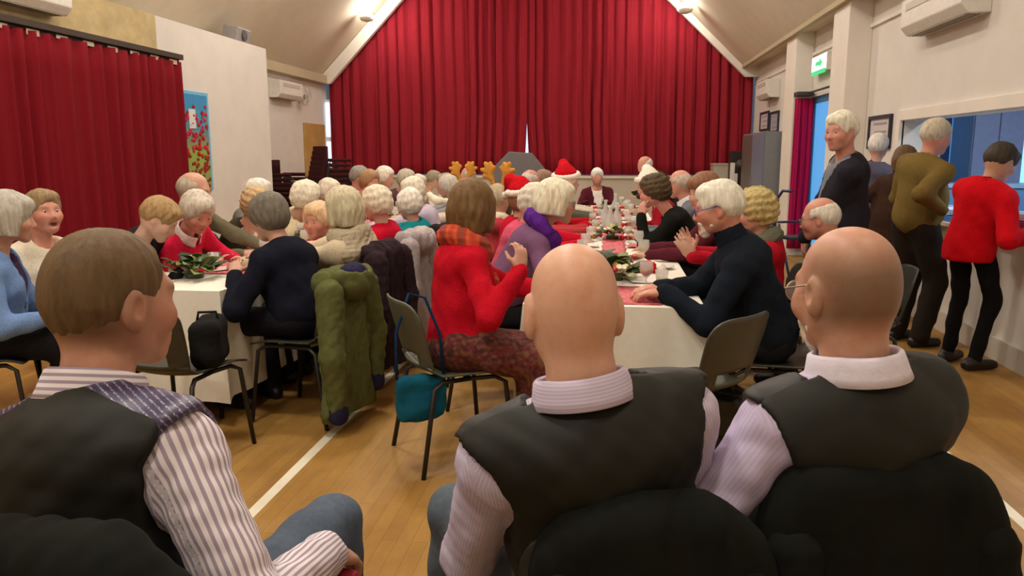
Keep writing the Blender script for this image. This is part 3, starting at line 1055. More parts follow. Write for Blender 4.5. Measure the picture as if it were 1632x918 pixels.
# ------------------------------------------------------------------ tables and cloths
M_CLOTH = mat('fabric', (240, 236, 222), amount=0.03, scale=30, bstr=0.12)
def trestle(x0, x1, y0, y1, label, cloth_label, near=False, drop=0.6):
    cx, cy = (x0 + x1) / 2, (y0 + y1) / 2
    e = tag(empty('trestle_table', (cx, cy, 0)), label, 'table', 'trestle tables in two rows')
    w, l = (x1 - x0) / 2 - 0.02, (y1 - y0) / 2 - 0.005
    box('tabletop', (-w, -l, 0.70), (w, l, 0.725), mat('plain', (150, 110, 66)), e, bevel=0.004)
    for sx in (-1, 1):
        for sy in (-1, 1):
            MB().tube([(sx * (w - 0.08), sy * (l - 0.12), 0.70), (sx * (w - 0.06), sy * (l - 0.1), 0.0)], 0.014, 8).build('leg', M_LEG, e, smooth=True)
    # draped cloth: top sheet plus skirt with folds
    r = np.random.RandomState(int(abs(cy * 100)))
    per = []
    nseg = 64
    def side(a, b, n):
        return [(a[0] + (b[0] - a[0]) * t / n, a[1] + (b[1] - a[1]) * t / n) for t in range(n)]
    hw, hl = (x1 - x0) / 2 + 0.004, (y1 - y0) / 2 - (0.002 if not near else 0)
    ring = side((-hw, -hl), (hw, -hl), 26) + side((hw, -hl), (hw, hl), 40) + side((hw, hl), (-hw, hl), 26) + side((-hw, hl), (-hw, -hl), 40)
    n = len(ring)
    rows = [0.742, 0.738, 0.70, 0.6, 0.45, 0.3, 0.74 - drop]
    vs = []
    ph = r.uniform(0, 6.28, 4)
    s_acc = 0
    for j, z in enumerate(rows):
        t = max(0, (0.735 - z) / drop)
        s = 0
        for i, (x, y) in enumerate(ring):
            px, py = ring[i - 1]
            s += math.hypot(x - px, y - py) if i else 0
            # outward normal
            nx_, ny_ = 0, 0
            if abs(abs(x) - hw) < 1e-6:
                nx_ = math.copysign(1, x)
            if abs(abs(y) - hl) < 1e-6:
                ny_ = math.copysign(1, y)
            ln = math.hypot(nx_, ny_) or 1
            corner = 1.0 if (nx_ and ny_) else 0.0
            allow_y = 1.0 if (near and y < 0) else 0.02
            wv = 0.016 * math.sin(s * 13 + ph[0]) + 0.010 * math.sin(s * 29 + ph[1])
            out = (0.004 if j == 0 else 0.008) + t * (0.02 + wv + 0.05 * corner)
            vs.append((x + nx_ / ln * out - (nx_ * 0.006 if j == 0 else 0), y + ny_ / ln * out * allow_y - (ny_ * 0.006 if j == 0 else 0), z))
    fs = []
    for j in range(len(rows) - 1):
        for i in range(n):
            k = (i + 1) % n
            fs.append((j * n + i, (j + 1) * n + i, (j + 1) * n + k, j * n + k))
    fs.append(tuple(range(n)))
    me = mesh_np('tablecloth', np.array(vs), fs, True)
    o = obj('tablecloth', me, M_CLOTH, None, (cx, cy, 0))
    md = o.modifiers.new('edge', 'SOLIDIFY')
    md.thickness = 0.003
    md2 = o.modifiers.new('split', 'EDGE_SPLIT')
    md2.split_angle = math.radians(50)
    tag(o, cloth_label, 'tablecloth', 'white tablecloths')
RT = (-0.40, 0.44)
LT = (-2.78, -2.04)
ords = ('nearest', 'second', 'third', 'furthest')
for k in range(4):
    y0 = 3.68 + k * 1.83
    trestle(RT[0], RT[1], y0, y0 + 1.83, '%s trestle table of the right row under white cloth' % ords[k], '%s white cloth of the right table row' % ords[k], near=(k == 0))
for k in range(4):
    y0 = 3.84 + k * 1.83
    trestle(LT[0], LT[1], y0, y0 + 1.83, '%s trestle table of the left row under white cloth' % ords[k], '%s white cloth of the left table row' % ords[k], near=(k == 0))
# ------------------------------------------------------------------ people
def skin_mat():
    m, nt, b = new_mat('skin')
    at = nt.nodes.new('ShaderNodeAttribute')
    at.attribute_name = 'tint'
    nz = noise_node(nt, 45, 4, 0.6)
    mx = nt.nodes.new('ShaderNodeMixRGB')
    mx.blend_type = 'MULTIPLY'
    mx.inputs[0].default_value = 0.25
    rp = nt.nodes.new('ShaderNodeValToRGB')
    rp.color_ramp.elements[0].position = 0.35
    rp.color_ramp.elements[0].color = (0.8, 0.62, 0.55, 1)
    rp.color_ramp.elements[1].position = 0.6
    nt.links.new(nz.outputs['Fac'], rp.inputs['Fac'])
    nt.links.new(at.outputs['Color'], mx.inputs[1])
    nt.links.new(rp.outputs['Color'], mx.inputs[2])
    nz2 = noise_node(nt, 9, 3, 0.6)
    rp2 = nt.nodes.new('ShaderNodeValToRGB')
    rp2.color_ramp.elements[0].position = 0.38
    rp2.color_ramp.elements[0].color = (0.92, 0.72, 0.66, 1)
    rp2.color_ramp.elements[1].position = 0.62
    mx2 = nt.nodes.new('ShaderNodeMixRGB')
    mx2.blend_type = 'MULTIPLY'
    mx2.inputs[0].default_value = 0.45
    nt.links.new(nz2.outputs['Fac'], rp2.inputs['Fac'])
    nt.links.new(mx.outputs['Color'], mx2.inputs[1])
    nt.links.new(rp2.outputs['Color'], mx2.inputs[2])
    nt.links.new(mx2.outputs['Color'], b.inputs['Base Color'])
    b.inputs['Roughness'].default_value = 0.43
    b.inputs['Specular IOR Level'].default_value = 0.35
    bump(nt, b, nz, 0.08, 0.004)
    return m
M_SKIN = skin_mat()
M_EYE_W = mat('glossy', (225, 220, 212))
M_EYE_D = mat('glossy', (40, 34, 32))

def striped(name, base, line, period, attr='su', duty=0.5):
    m, nt, b = new_mat(name)
    at = nt.nodes.new('ShaderNodeAttribute')
    at.attribute_name = attr
    ml = nt.nodes.new('ShaderNodeMath')
    ml.operation = 'MULTIPLY'
    ml.inputs[1].default_value = 2 * math.pi / period
    sn = nt.nodes.new('ShaderNodeMath')
    sn.operation = 'SINE'
    nt.links.new(at.outputs['Fac'], ml.inputs[0])
    nt.links.new(ml.outputs[0], sn.inputs[0])
    rp = nt.nodes.new('ShaderNodeValToRGB')
    mr = nt.nodes.new('ShaderNodeMapRange')
    mr.inputs['From Min'].default_value = -1
    mr.inputs['From Max'].default_value = 1
    nt.links.new(sn.outputs[0], mr.inputs['Value'])
    nt.links.new(mr.outputs[0], rp.inputs['Fac'])
    rp.color_ramp.elements[0].position = duty - 0.12
    rp.color_ramp.elements[1].position = duty + 0.12
    rp.color_ramp.elements[0].color = (*lin(line), 1)
    rp.color_ramp.elements[1].color = (*lin(base), 1)
    nt.links.new(rp.outputs['Color'], b.inputs['Base Color'])
    b.inputs['Roughness'].default_value = 0.85
    b.inputs['Specular IOR Level'].default_value = 0.15
    return m

def ang(a):
    a = math.radians(a)
    return A3((math.sin(a), math.cos(a), 0))

def ik(S, W, l1, l2, pole):
    d = W - S
    L = np.linalg.norm(d)
    if L > (l1 + l2) * 0.995:
        sc = L / ((l1 + l2) * 0.995)
        l1, l2 = l1 * sc, l2 * sc
    n = d / (L + 1e-9)
    a = (l1 * l1 - l2 * l2 + L * L) / (2 * L + 1e-9)
    h = math.sqrt(max(l1 * l1 - a * a, 0))
    p = A3(pole) - n * float(A3(pole) @ n)
    return S + n * a + nrm(p) * h

SKIN_BASE = {'fair': (208, 164, 142), 'pink': (212, 154, 134), 'pale': (220, 182, 162), 'tan': (196, 150, 126)}

def head_prims(fx, s, kw):
    """fx maps head-local metres to world; returns prims. local: x right, y forward, z up, eyes at z=0"""
    H, M = fx
    def W(p):
        return H + M.T @ (A3(p) * s)
    ax = M
    P = []
    E = lambda c, r, k, mode='+', axes=None: P.append(ell(W(c), A3(r) * s, ax if axes is None else axes, k * s, mode))
    Cn = lambda a, b, ra, rb, k, mode='+': P.append(cone(W(a), W(b), ra * s, rb * s, k * s, mode))
    E((0, -0.018, 0.033), (0.077, 0.096, 0.085), 0.02)
    E((0, -0.040, -0.012), (0.068, 0.070, 0.070), 0.03)
    E((0, 0.020, -0.022), (0.066, 0.070, 0.078), 0.03)
    Cn((-0.050, -0.002, -0.056), (-0.016, 0.064, -0.094), 0.017, 0.019, 0.03)
    Cn((0.050, -0.002, -0.056), (0.016, 0.064, -0.094), 0.017, 0.019, 0.03)
    E((0, 0.070, -0.098), (0.022, 0.018, 0.017), 0.02)
    Cn((-0.034, 0.072, 0.021), (0.034, 0.072, 0.021), 0.014, 0.014, 0.02)
    E((-0.040, 0.060, -0.030), (0.026, 0.026, 0.026), 0.03)
    E((0.040, 0.060, -0.030), (0.026, 0.026, 0.026), 0.03)
    E((-0.033, 0.097, -0.002), (0.019, 0.017, 0.013), 0.014, '-')
    E((0.033, 0.097, -0.002), (0.019, 0.017, 0.013), 0.014, '-')
    Cn((0, 0.084, 0.010), (0, 0.106, -0.034), 0.008, 0.0115, 0.010)
    E((-0.011, 0.098, -0.037), (0.009, 0.010, 0.008), 0.008)
    E((0.011, 0.098, -0.037), (0.009, 0.010, 0.008), 0.008)
    E((0, 0.075, -0.066), (0.030, 0.020, 0.024), 0.02)
    Cn((-0.020, 0.086, -0.0645), (0.020, 0.086, -0.0645), 0.0065, 0.0065, 0.008)
    Cn((-0.017, 0.086, -0.077), (0.017, 0.086, -0.077), 0.007, 0.007, 0.008)
    if kw.get('laugh'):
        E((0, 0.096, -0.072), (0.027, 0.022, 0.0105), 0.006, '-')
    else:
        Cn((-0.022, 0.097, -0.0705), (0.022, 0.097, -0.0705), 0.0032, 0.0032, 0.004, '-')
    for sx in (-1, 1):
        th = math.radians(12)
        ea = kw.get('ear', 1.0)
        E((sx * (0.079 + 0.004 * (ea - 1) * 3), -0.012, -0.010 - 0.01 * (ea - 1)), (0.0095 * ea, 0.019 * ea, 0.032 * ea), 0.008)
        E((sx * 0.090, -0.006, -0.006), (0.010, 0.010, 0.018), 0.006, '-')
        E((sx * 0.078, -0.004, -0.036), (0.007, 0.008, 0.009), 0.006)
    return P

def hand_prims(W, d, n, right, curl=0.5, s=1.0, spread=1.0):
    d = nrm(d)
    n = nrm(A3(n) - d * float(A3(n) @ d))
    side = np.cross(d, n) * (1 if right else -1)     # towards thumb
    ax = np.array([side, d, n])
    P = [ell(W + d * 0.052 * s, A3((0.040, 0.056, 0.017)) * s, ax, 0.012), cone(W - d * 0.02, W + d * 0.03 * s, 0.025 * s, 0.026 * s, 0.015, sq=(n, 0.7))]
    offs = (0.030, 0.010, -0.010, -0.028)
    lens = (0.072, 0.080, 0.074, 0.058)
    for i in range(4):
        p = W + d * (0.090 - 0.004 * abs(i - 1)) * s + side * offs[i] * s
        a = 0.0
        fan = side * (offs[i] * 2.2 * spread)
        for j, fr in enumerate((0.45, 0.31, 0.24)):
            a += curl * (0.55 if j == 0 else 0.85)
            dr = nrm(d * math.cos(a) + n * math.sin(a) + fan * math.cos(a))
            q = p + dr * lens[i] * fr * s
            P.append(cone(p, q, (0.0088 - 0.0007 * j) * s, (0.0082 - 0.0007 * j) * s, 0.005))
            p = q
    p = W + d * 0.028 * s + side * 0.026 * s
    d1 = nrm(d * 0.62 + side * 0.72 + n * 0.35 * (0.6 + curl))
    q = p + d1 * 0.042 * s
    P.append(cone(p, q, 0.0125 * s, 0.0105 * s, 0.01))
    d2 = nrm(d * 0.9 + side * 0.25 + n * 0.35 * (0.6 + curl))
    P.append(cone(q, q + d2 * 0.034 * s, 0.0100 * s, 0.0085 * s, 0.006))
    return P

def hair_obj(kind, rgb, fx, s, h, parent, base, seed, kw):
    H, M = fx
    P = []
    E = lambda c, r, k=0.02, mode='+': P.append(ell(c, r, None, k, mode))
    t = {'short': 0.013, 'cropped': 0.005, 'bob': 0.022, 'curly': 0.022, 'fringe': kw.get('thin', 0.010), 'wavy': 0.018, 'set': 0.022}[kind]
    E((0, -0.018, 0.033), (0.077 + t, 0.096 + t, 0.085 + t))
    if kind in ('short', 'cropped', 'fringe', 'wavy', 'set', 'curly'):
        E((0, -0.042, -0.015), (0.069 + t * 0.8, 0.071 + t, 0.074 + t * 0.3), 0.03)
    if kind == 'bob':
        E((0, -0.028, -0.03), (0.096, 0.092, 0.100), 0.03)
        for sx in (-1, 1):
            P.append(cone((sx * 0.078, 0.008, 0.03), (sx * 0.083, 0.010, -0.085), 0.024, 0.022, 0.03))
        P.append(cone((-0.04, -0.085, -0.02), (-0.04, -0.078, -0.10), 0.045, 0.035, 0.04))
        P.append(cone((0.04, -0.085, -0.02), (0.04, -0.078, -0.10), 0.045, 0.035, 0.04))
        P.append(ell((0, 0.055, 0.075), (0.068, 0.042, 0.03), None, 0.03))
    if kind in ('wavy', 'set', 'curly'):
        E((0, 0.040, 0.080), (0.066, 0.045, 0.034), 0.03)
        E((-0.070, 0.000, 0.02), (0.03, 0.045, 0.05), 0.03)
        E((0.070, 0.000, 0.02), (0.03, 0.045, 0.05), 0.03)
    if kind == 'short' and not kw.get('recede'):
        E((0, 0.048, 0.083), (0.060, 0.034, 0.024), 0.03)
    # face window
    fz = 0.030 if kw.get('fringe') else 0.0
    if kind == 'bob':
        E((0, 0.130, -0.060), (0.072, 0.100, 0.108), 0.012, '-')
    elif kind == 'cropped':
        E((0, 0.135, -0.03 + (0.03 if kw.get('recede') else 0)), (0.090, 0.110, 0.125), 0.010, '-')
    else:
        E((0, 0.135, -0.050 + (0.04 if kw.get('recede') else 0)), (0.083, 0.105, 0.118), 0.012, '-')
    if kind in ('short', 'cropped', 'fringe'):
        for sx in (-1, 1):
            E((sx * 0.090, 0.004, -0.030), (0.034, 0.030, 0.046), 0.01, '-')
    if kind == 'fringe':
        E((0, 0.030, 0.125), (0.082, 0.125, 0.085), 0.012, '-')
        E((0, 0.10, 0.03), (0.1, 0.085, 0.1), 0.012, '-')
    zc = {'bob': -0.118, 'short': -0.075, 'cropped': -0.072, 'curly': -0.085, 'fringe': -0.07, 'wavy': -0.085, 'set': -0.085}[kind]
    zc = kw.get('hair_z', zc)
    def cut(x, y, z, f):
        edge = zc + 0.25 * np.maximum(y + 0.02, 0) * (0 if kind == 'bob' else 1)
        return np.maximum(f, edge - z)
    rs = np.random.RandomState(seed)
    ph = rs.uniform(0, 6.28, 6)
    def strands(x, y, z, f):
        phi = np.arctan2(x, -(y + 0.02))
        if kind in ('curly', 'set'):
            a = 0.0065 if kind == 'curly' else 0.0035
            k = 150 if kind == 'curly' else 110
            return f + a * (np.sin(x * k + ph[0] + 1.4 * np.sin(z * 70)) * np.sin(y * k + ph[1]) + np.sin(z * k + ph[2] + 1.5 * np.sin(x * 60)) * 0.8)
        a = 0.0022 if kind not in ('cropped', 'fringe') else (0.0008 if kind == 'cropped' else 0.0003)
        w = np.sin(17 * phi + 6 * np.sin(z * 24 + ph[3]) * 0.4 + ph[0]) + 0.7 * np.sin(39 * phi + z * 30 + ph[1]) + 0.5 * np.sin((y * 60 + x * 25) + ph[2])
        return f + a * w
    v = Vol(P, h, ())
    v.all(strands)
    if kind in ('short', 'cropped', 'fringe'):
        v.all(lambda x, y, z, f: f + (t + 0.004) * np.clip((-z - 0.005) / 0.055, 0, 1.2))
    if kind == 'fringe':
        v.all(lambda x, y, z, f: f + 0.010 * np.clip((z - kw.get('ftop', 0.03)) / 0.05, 0, 1.5))
    v.all(cut)
    V, Q = v.surf()
    V = relax(V, Q, 1)
    V = (V * s) @ M + H
    return obj('hair', mesh_np('hair', V - base, Q), mat('hair', rgb), parent)

def to_world(V, fx, s):
    H, M = fx
    return (np.asarray(V) * s) @ M + H

def local_mesh(name, mb, fx, s, material, parent, base, smooth=True):
    V = to_world(np.array(mb.v), fx, s) - base
    return obj(name, mesh_np(name, V, mb.f, smooth), material, parent)

def person(label, head, pelvis, face, hyaw=None, hpitch=8.0, hroll=0.0, s=1.0, hs=None, D=4.0, sex='f', skin='fair',
           hair=None, hair_rgb=(200, 190, 175), top=(120, 30, 40), topk='knit', bottom=(30, 30, 34), stand=False,
           wl=None, wr=None, hl=None, hr=None, pole=None, feet=None, knees=None, skirt=False, inner=None, collar=None, scarf=None,
           hat=None, glasses=None, beard=None, belly=0.02, top_mat=None, inner_mat=None, g=0.012, seed=1, group=None, shirt=None,
           vest=None, eyes=True, shoes=(28, 24, 24), hands=True, high_neck=False, stripes=False, bottom_mat=None, shoulder=None, fold=0.006,
           name='person', hem=0.0, drop=0.0, hmax=None, **kw):
    H = A3(head)
    Pv = A3(pelvis)
    hyaw = face if hyaw is None else hyaw
    hs = hs or s
    base = A3((Pv[0], Pv[1], 0))
    e = tag(empty(name, base), label, 'person', group or 'people at the Christmas lunch')
    # frames
    F0 = ang(face)
    hy, hp, hr_ = math.radians(hyaw), math.radians(hpitch), math.radians(hroll)
    hf = A3((math.sin(hy) * math.cos(hp), math.cos(hy) * math.cos(hp), -math.sin(hp)))
    hx = A3((math.cos(hy), -math.sin(hy), 0))
    hu = np.cross(hx, hf)
    hx, hu = hx * math.cos(hr_) + hu * math.sin(hr_), hu * math.cos(hr_) - hx * math.sin(hr_)
    M = np.array([hx, hf, hu])
    fx = (H, M)
    tdir = nrm(H - Pv)
    N = H - nrm(hu * 0.6 + tdir * 0.7 + A3((0, 0, 0.35))) * 0.165 * hs - F0 * 0.035 * s - hf * 0.02 * s
    T = nrm(N - Pv)
    L = float(np.linalg.norm(N - Pv))
    Fw = nrm(F0 - T * float(F0 @ T))
    R = np.cross(Fw, T)
    TA = np.array([R, Fw, T])
    sw = (shoulder or (0.172 if sex == 'm' else 0.152)) * s
    Sh = [N - T * (0.055 + kw.get('slope', 0.012)) * s + R * sx * sw + Fw * 0.01 for sx in (-1, 1)]
    l1, l2 = 0.285 * s, 0.25 * s
    zt = 0.76
    dw = [Pv + Fw * 0.30 - R * 0.15 + A3((0, 0, 0.12)), Pv + Fw * 0.30 + R * 0.15 + A3((0, 0, 0.12))]
    Wr = [A3(wl) if wl is not None else dw[0], A3(wr) if wr is not None else dw[1]]
    poles = pole or [-T * 0.7 - R * 0.5 - Fw * 0.5, -T * 0.7 + R * 0.5 - Fw * 0.5]
    poles = [A3(p) for p in poles]
    El = [ik(Sh[i], Wr[i], l1, l2, poles[i]) for i in (0, 1)]
    hd = []
    for i, hh in enumerate((hl, hr)):
        fd = nrm(Wr[i] - El[i])
        if hh is None:
            hd.append((fd, A3((0, 0, -1)) * 0.8 + fd * 0.2 + R * (0.4 if i == 0 else -0.4), 0.45))
        else:
            hd.append((A3(hh[0]), A3(hh[1]), hh[2]))
    # legs
    Hp = [Pv + R * sx * 0.085 * s for sx in (-1, 1)]
    Fh = ang(face)
    Rh = A3((Fh[1], -Fh[0], 0))
    if stand:
        Ft = [A3(f) for f in feet] if feet else [base + Rh * sx * 0.10 for sx in (-1, 1)]
        Ft = [A3((f[0], f[1], 0.075)) for f in Ft]
        Kn = [ik(Hp[i], Ft[i], 0.44 * s, 0.43 * s, Fh) for i in (0, 1)]
    else:
        Kn = [A3(k) for k in knees] if knees else [Hp[i] * (1, 1, 0) + A3((0, 0, 0.505)) + Fh * 0.40 * s + Rh * (-1, 1)[i] * 0.03 for i in (0, 1)]
        Ft = [A3(f) for f in feet] if feet else [Kn[i] * (1, 1, 0) + A3((0, 0, 0.075)) - Fh * 0.03 for i in (0, 1)]
    toe = [nrm(Fh + Rh * (-1, 1)[i] * 0.2) for i in (0, 1)]
    # --- skin body
    hh_ = max(0.0037, (0.0019 if D < 5 else 0.0022) * D)
    hb = max(0.012, 0.0055 * D)
    hg = max(0.0075, 0.0027 * D)
    if hmax:
        hg = min(hg, hmax)
    prims = [cone(Pv, Pv + T * L * 0.8, 0.085 * s, 0.085 * s, 0.04), cone(Sh[0], Sh[1], 0.04, 0.04, 0.04),
             cone(N - T * 0.06, H - hu * 0.055 * hs - hf * 0.022 * hs, 0.062 * hs * (1.0 if sex == 'm' else 0.86) * kw.get('neckw', 1.0), 0.055 * hs * (1.0 if sex == 'm' else 0.86) * kw.get('neckw', 1.0), 0.03)]
    for i in (0, 1):
        prims += [cone(Sh[i], El[i], 0.038 * s, 0.034 * s, 0.02), cone(El[i], Wr[i], 0.033 * s, 0.024 * s, 0.02),
                  cone(Hp[i], Kn[i], 0.066 * s, 0.048 * s, 0.03), cone(Kn[i], Ft[i], 0.046 * s, 0.034 * s, 0.02),
                  cone(Ft[i] - A3((0, 0, 0.025)), Ft[i] + toe[i] * 0.11 - A3((0, 0, 0.04)), 0.03, 0.02, 0.02)]
    prims += head_prims(fx, hs, kw)
    fine = [(H - 0.15 * hs, H + 0.15 * hs, hh_)]
    if hands:
        for i in (0, 1):
            hp_ = hand_prims(Wr[i], hd[i][0], hd[i][1], i == 1, hd[i][2], s * (1.0 if sex == 'm' else 0.93))
            prims += hp_
            los = np.min([p[1] for p in hp_], 0)
            his = np.max([p[2] for p in hp_], 0)
            if D < 4.95:
                fine.append((los, his, max(0.0045, 0.0016 * D)))
    v = Vol(prims, hb, fine)
    V, Q = v.surf()
    V = relax(V, Q, 1)
    me = mesh_np('body', V - base, Q)
    # tint: skin colour with lips, cheeks, brows
    sk = A3(lin(SKIN_BASE.get(skin, skin)))
    loc = ((V - H) @ M.T) / hs
    col = np.ones((len(V), 4), np.float32)
    c = np.tile(sk, (len(V), 1))
    hm = (np.abs(loc) < 0.16).all(1)
    x, y, z = loc[:, 0], loc[:, 1], loc[:, 2]
    ch = np.exp(-(((np.abs(x) - 0.045) / 0.02) ** 2 + ((z + 0.03) / 0.02) ** 2)) * (y > 0.03) * hm
    c = c * (1 - ch[:, None] * A3((0.02, 0.22, 0.22)))
    ns = np.exp(-((x / 0.016) ** 2 + ((z + 0.033) / 0.016) ** 2)) * (y > 0.09) * hm
    c = c * (1 - ns[:, None] * A3((0.02, 0.2, 0.2)))
    lp = np.exp(-((x / 0.022) ** 4 + ((z + 0.0705) / 0.0105) ** 4)) * (y > 0.07) * hm
    lc = A3(lin((168, 78, 74) if sex == 'f' else (176, 98, 88)))
    c = c * (1 - 0.75 * lp[:, None]) + lc * 0.75 * lp[:, None]
    if kw.get('laugh'):
        mo = np.exp(-((x / 0.026) ** 4 + ((z + 0.072) / 0.011) ** 4)) * (y > 0.055) * (y < 0.0905) * hm
        c = c * (1 - 0.9 * mo[:, None]) + A3(lin((90, 30, 30))) * 0.9 * mo[:, None]
    bw = np.exp(-(((np.abs(x) - 0.034) / 0.02) ** 4 + ((z - 0.021) / 0.0055) ** 2)) * (y > 0.06) * hm
    bc = A3(lin(tuple(int(q * 0.75) for q in hair_rgb)))
    c = c * (1 - 0.6 * bw[:, None]) + bc * 0.6 * bw[:, None]
    if kw.get('stubble'):
        st = kw['stubble']
        sm = hm * (np.clip((0.035 - y) / 0.05, 0, 1)) * np.clip((0.105 - z) / 0.08, 0, 1) * np.clip((z + 0.085) / 0.04, 0, 1) * (1 - np.exp(-(((np.abs(x) - 0.082) / 0.014) ** 2 + ((y + 0.008) / 0.03) ** 2 + ((z + 0.012) / 0.035) ** 2) * 0.7))
        c = c * (1 - st[1] * sm[:, None]) + A3(lin(st[0])) * st[1] * sm[:, None]
    col[:, :3] = c
    at = me.color_attributes.new('tint', 'FLOAT_COLOR', 'POINT')
    at.data.foreach_set('color', col.ravel())
    obj('body', me, M_SKIN, e)
    # --- eyes
    if eyes:
        for sx in (-1, 1):
            mb = MB().sphere((0, 0, 0), 0.0115, 12, 8)
            vv = np.array(mb.v)
            me2 = mesh_np('eye', to_world(vv + A3((sx * 0.031, 0.0735, -0.001)), fx, hs) - base, mb.f)
            me2.materials.append(M_EYE_W)
            me2.materials.append(M_EYE_D)
            for p in me2.polygons:
                cc = np.mean([vv[i] for i in mb.f[p.index]], 0)
                if cc[1] > 0.0098:
                    p.material_index = 1
            obj('eye', me2, None, e)
    if hair:
        hair_obj(hair, hair_rgb, fx, hs, max(0.0034, 0.0017 * D), e, base, seed, kw)
    # --- clothes
    def torso(gi, arms=True, shoulders=True, low=True):
        P = []
        bz = 1.0 if sex == 'm' else 0.95
        if low:
            P.append(ell(Pv + T * (0.03 - drop), A3(((0.158 + gi) * s * kw.get('hipw', 1.0), (0.118 + gi) * s, (0.125 + drop) * s)), TA, 0.05))
        P.append(ell(Pv + T * L * 0.34 + Fw * (0.012 + belly * 0.5), A3(((0.142 + gi + belly * 0.4) * bz, 0.112 + gi + belly, 0.18)) * s, TA, 0.06))
        P.append(ell(Pv + T * L * 0.66 + Fw * 0.012, A3(((0.150 + gi) * bz, 0.112 + gi, 0.175)) * s, TA, 0.06))
        P.append(ell(Pv + T * L * 0.84 - Fw * 0.012, A3(((0.152 + gi) * bz, 0.088 + gi, 0.095)) * s, TA, 0.06))
        if shoulders:
            for i in (0, 1):
                P.append(cone(N - T * (0.035 if not vest else 0.062) * s, Sh[i], (0.052 if not vest else 0.046) * s + gi, 0.047 * s + gi, 0.045))
        if sex == 'f':
            for sx in (-1, 1):
                P.append(ell(Pv + T * L * 0.63 + Fw * 0.092 * s + R * sx * 0.066 * s, A3((0.062 + gi, 0.05 + gi, 0.062 + gi)) * s, TA, 0.05))
        if arms:
            for i in (0, 1):
                P.append(cone(Sh[i], El[i], (0.048 + gi * 0.9) * s, (0.042 + gi * 0.8) * s, 0.035))
                P.append(cone(El[i], Wr[i] - nrm(Wr[i] - El[i]) * 0.005, (0.042 + gi * 0.8) * s, (0.029 + gi * 0.7) * s, 0.02))
        return P
    neckcut = cone(N - T * 0.01 + Fw * 0.02, H - hu * 0.05, 0.066 * hs, 0.062 * hs, 0.006, '-')
    lowneck = ell(N + Fw * 0.055 * s + T * 0.012, A3((0.075, 0.06, 0.075)) * s, TA, 0.012, '-')
    seamz = [folds(fold, 0.13, seed * 7 + 1), folds(fold * 0.45, 0.10, seed * 11 + 3, sharp=True)]
    def vcut(depth, width):
        """open front: removes a V wedge of the outer garment"""
        def fn(x, y, z, f):
            px, py, pz = x - N[0], y - N[1], z - N[2]
            lx = px * R[0] + py * R[1] + pz * R[2]
            ly = px * Fw[0] + py * Fw[1] + pz * Fw[2]
            lz = px * T[0] + py * T[1] + pz * T[2]
            w = width * np.clip((lz + depth) / depth, 0, 1.2)
            inside = np.minimum(w - np.abs(lx), np.minimum(ly - 0.01, lz + depth))
            return np.maximum(f, inside)
        return fn
    tm = top_mat or mat(topk, top)
    post = list(seamz)
    outer = torso(g)
    if vest:
        # shirt with sleeves, sleeveless waistcoat over it
        sh = vol_obj('shirt', torso(g) + [neckcut], hg, shirt, e, base, post=[folds(0.004, 0.1, seed * 7 + 1), folds(0.003, 0.08, seed * 11 + 3, sharp=True)])
        if stripes:
            stripe_attr(sh.data, base, N, TA, Sh, El, Wr)
        vp = torso(g + 0.024, arms=False, low=True)
        cuts = []
        for i in (0, 1):
            out = nrm(Sh[i] - N)
            c0 = Sh[i] + R * (-1, 1)[i] * 0.055 - T * 0.03
            cuts.append(ell(c0 - T * 0.035, A3((0.075, 0.13, 0.135)) * s, TA, 0.012, '-'))
        cuts.append(ell(N + T * 0.062 + Fw * 0.03, A3((0.088, 0.10, 0.082)) * s, TA, 0.012, '-'))
        v = Vol(vp + cuts, hg)
        for p in [folds(0.007, 0.26, seed * 5 + 2), folds(0.003, 0.15, seed * 5 + 4, sharp=True, dirs=[T + 0.5 * R, T - 0.7 * R])] + ([vcut(0.22, 0.10)]):
            v.all(p)
        VV, QQ = v.surf()
        VV = relax(VV, QQ, 1)
        cen = VV[QQ].mean(1)
        lf = (cen - N) @ Fw
        lz_ = (cen - N) @ T
        fr = lf > 0.012 - kw.get('wrap', 0.0) * np.clip((lz_ + 0.15) / 0.06, 0, 1)
        ed = {}
        eb = np.concatenate([np.sort(QQ[:, [a_, b_]], 1) for a_, b_ in ((0, 1), (1, 2), (2, 3), (3, 0))])
        ef = np.tile(fr, 4)
        key = eb[:, 0].astype(np.int64) * len(VV) + eb[:, 1]
        o_ = np.argsort(key, kind='stable')
        same = (key[o_][1:] == key[o_][:-1]) & (ef[o_][1:] != ef[o_][:-1])
        be = eb[o_][1:][same]
        for _ in range(12):
            acc_ = np.zeros_like(VV)
            cn_ = np.zeros(len(VV))
            for a_, b_ in ((0, 1), (1, 0)):
                np.add.at(acc_, be[:, a_], VV[be[:, b_]])
                np.add.at(cn_, be[:, a_], 1)
            mv = cn_ >= 2
            VV[mv] = 0.5 * VV[mv] + 0.5 * acc_[mv] / cn_[mv][:, None]
        for nm, sel, mm in (('waistcoat_back', ~fr, vest[0]), ('waistcoat_front', fr, vest[1])):
            q = QQ[sel]
            us, inv = np.unique(q, return_inverse=True)
            me3 = mesh_np(nm, VV[us] - base, inv.reshape(q.shape).astype(np.int32))
            obj(nm, me3, mm, e)
    else:
        cutp = [neckcut] + ([] if (high_neck or inner) else [lowneck])
        if inner:
            vol_obj('blouse', torso(g - 0.008, arms=False) + [neckcut, lowneck], hg, inner_mat or mat('fabric', inner), e, base, post=[])
            post = post + [vcut(kw.get('vdepth', 0.34), kw.get('vwidth', 0.075))]
        nm = {'fabric': 'jacket', 'knit': 'sweater', 'satin': 'blouse_top'}.get(topk, 'top')
        if kw.get('coat'):
            outer.append(cone(Pv + T * 0.05, Pv - A3((0, 0, kw['coat'])), 0.175, 0.2, 0.06, sq=(Fw, 0.75)))
            nm = 'coat'
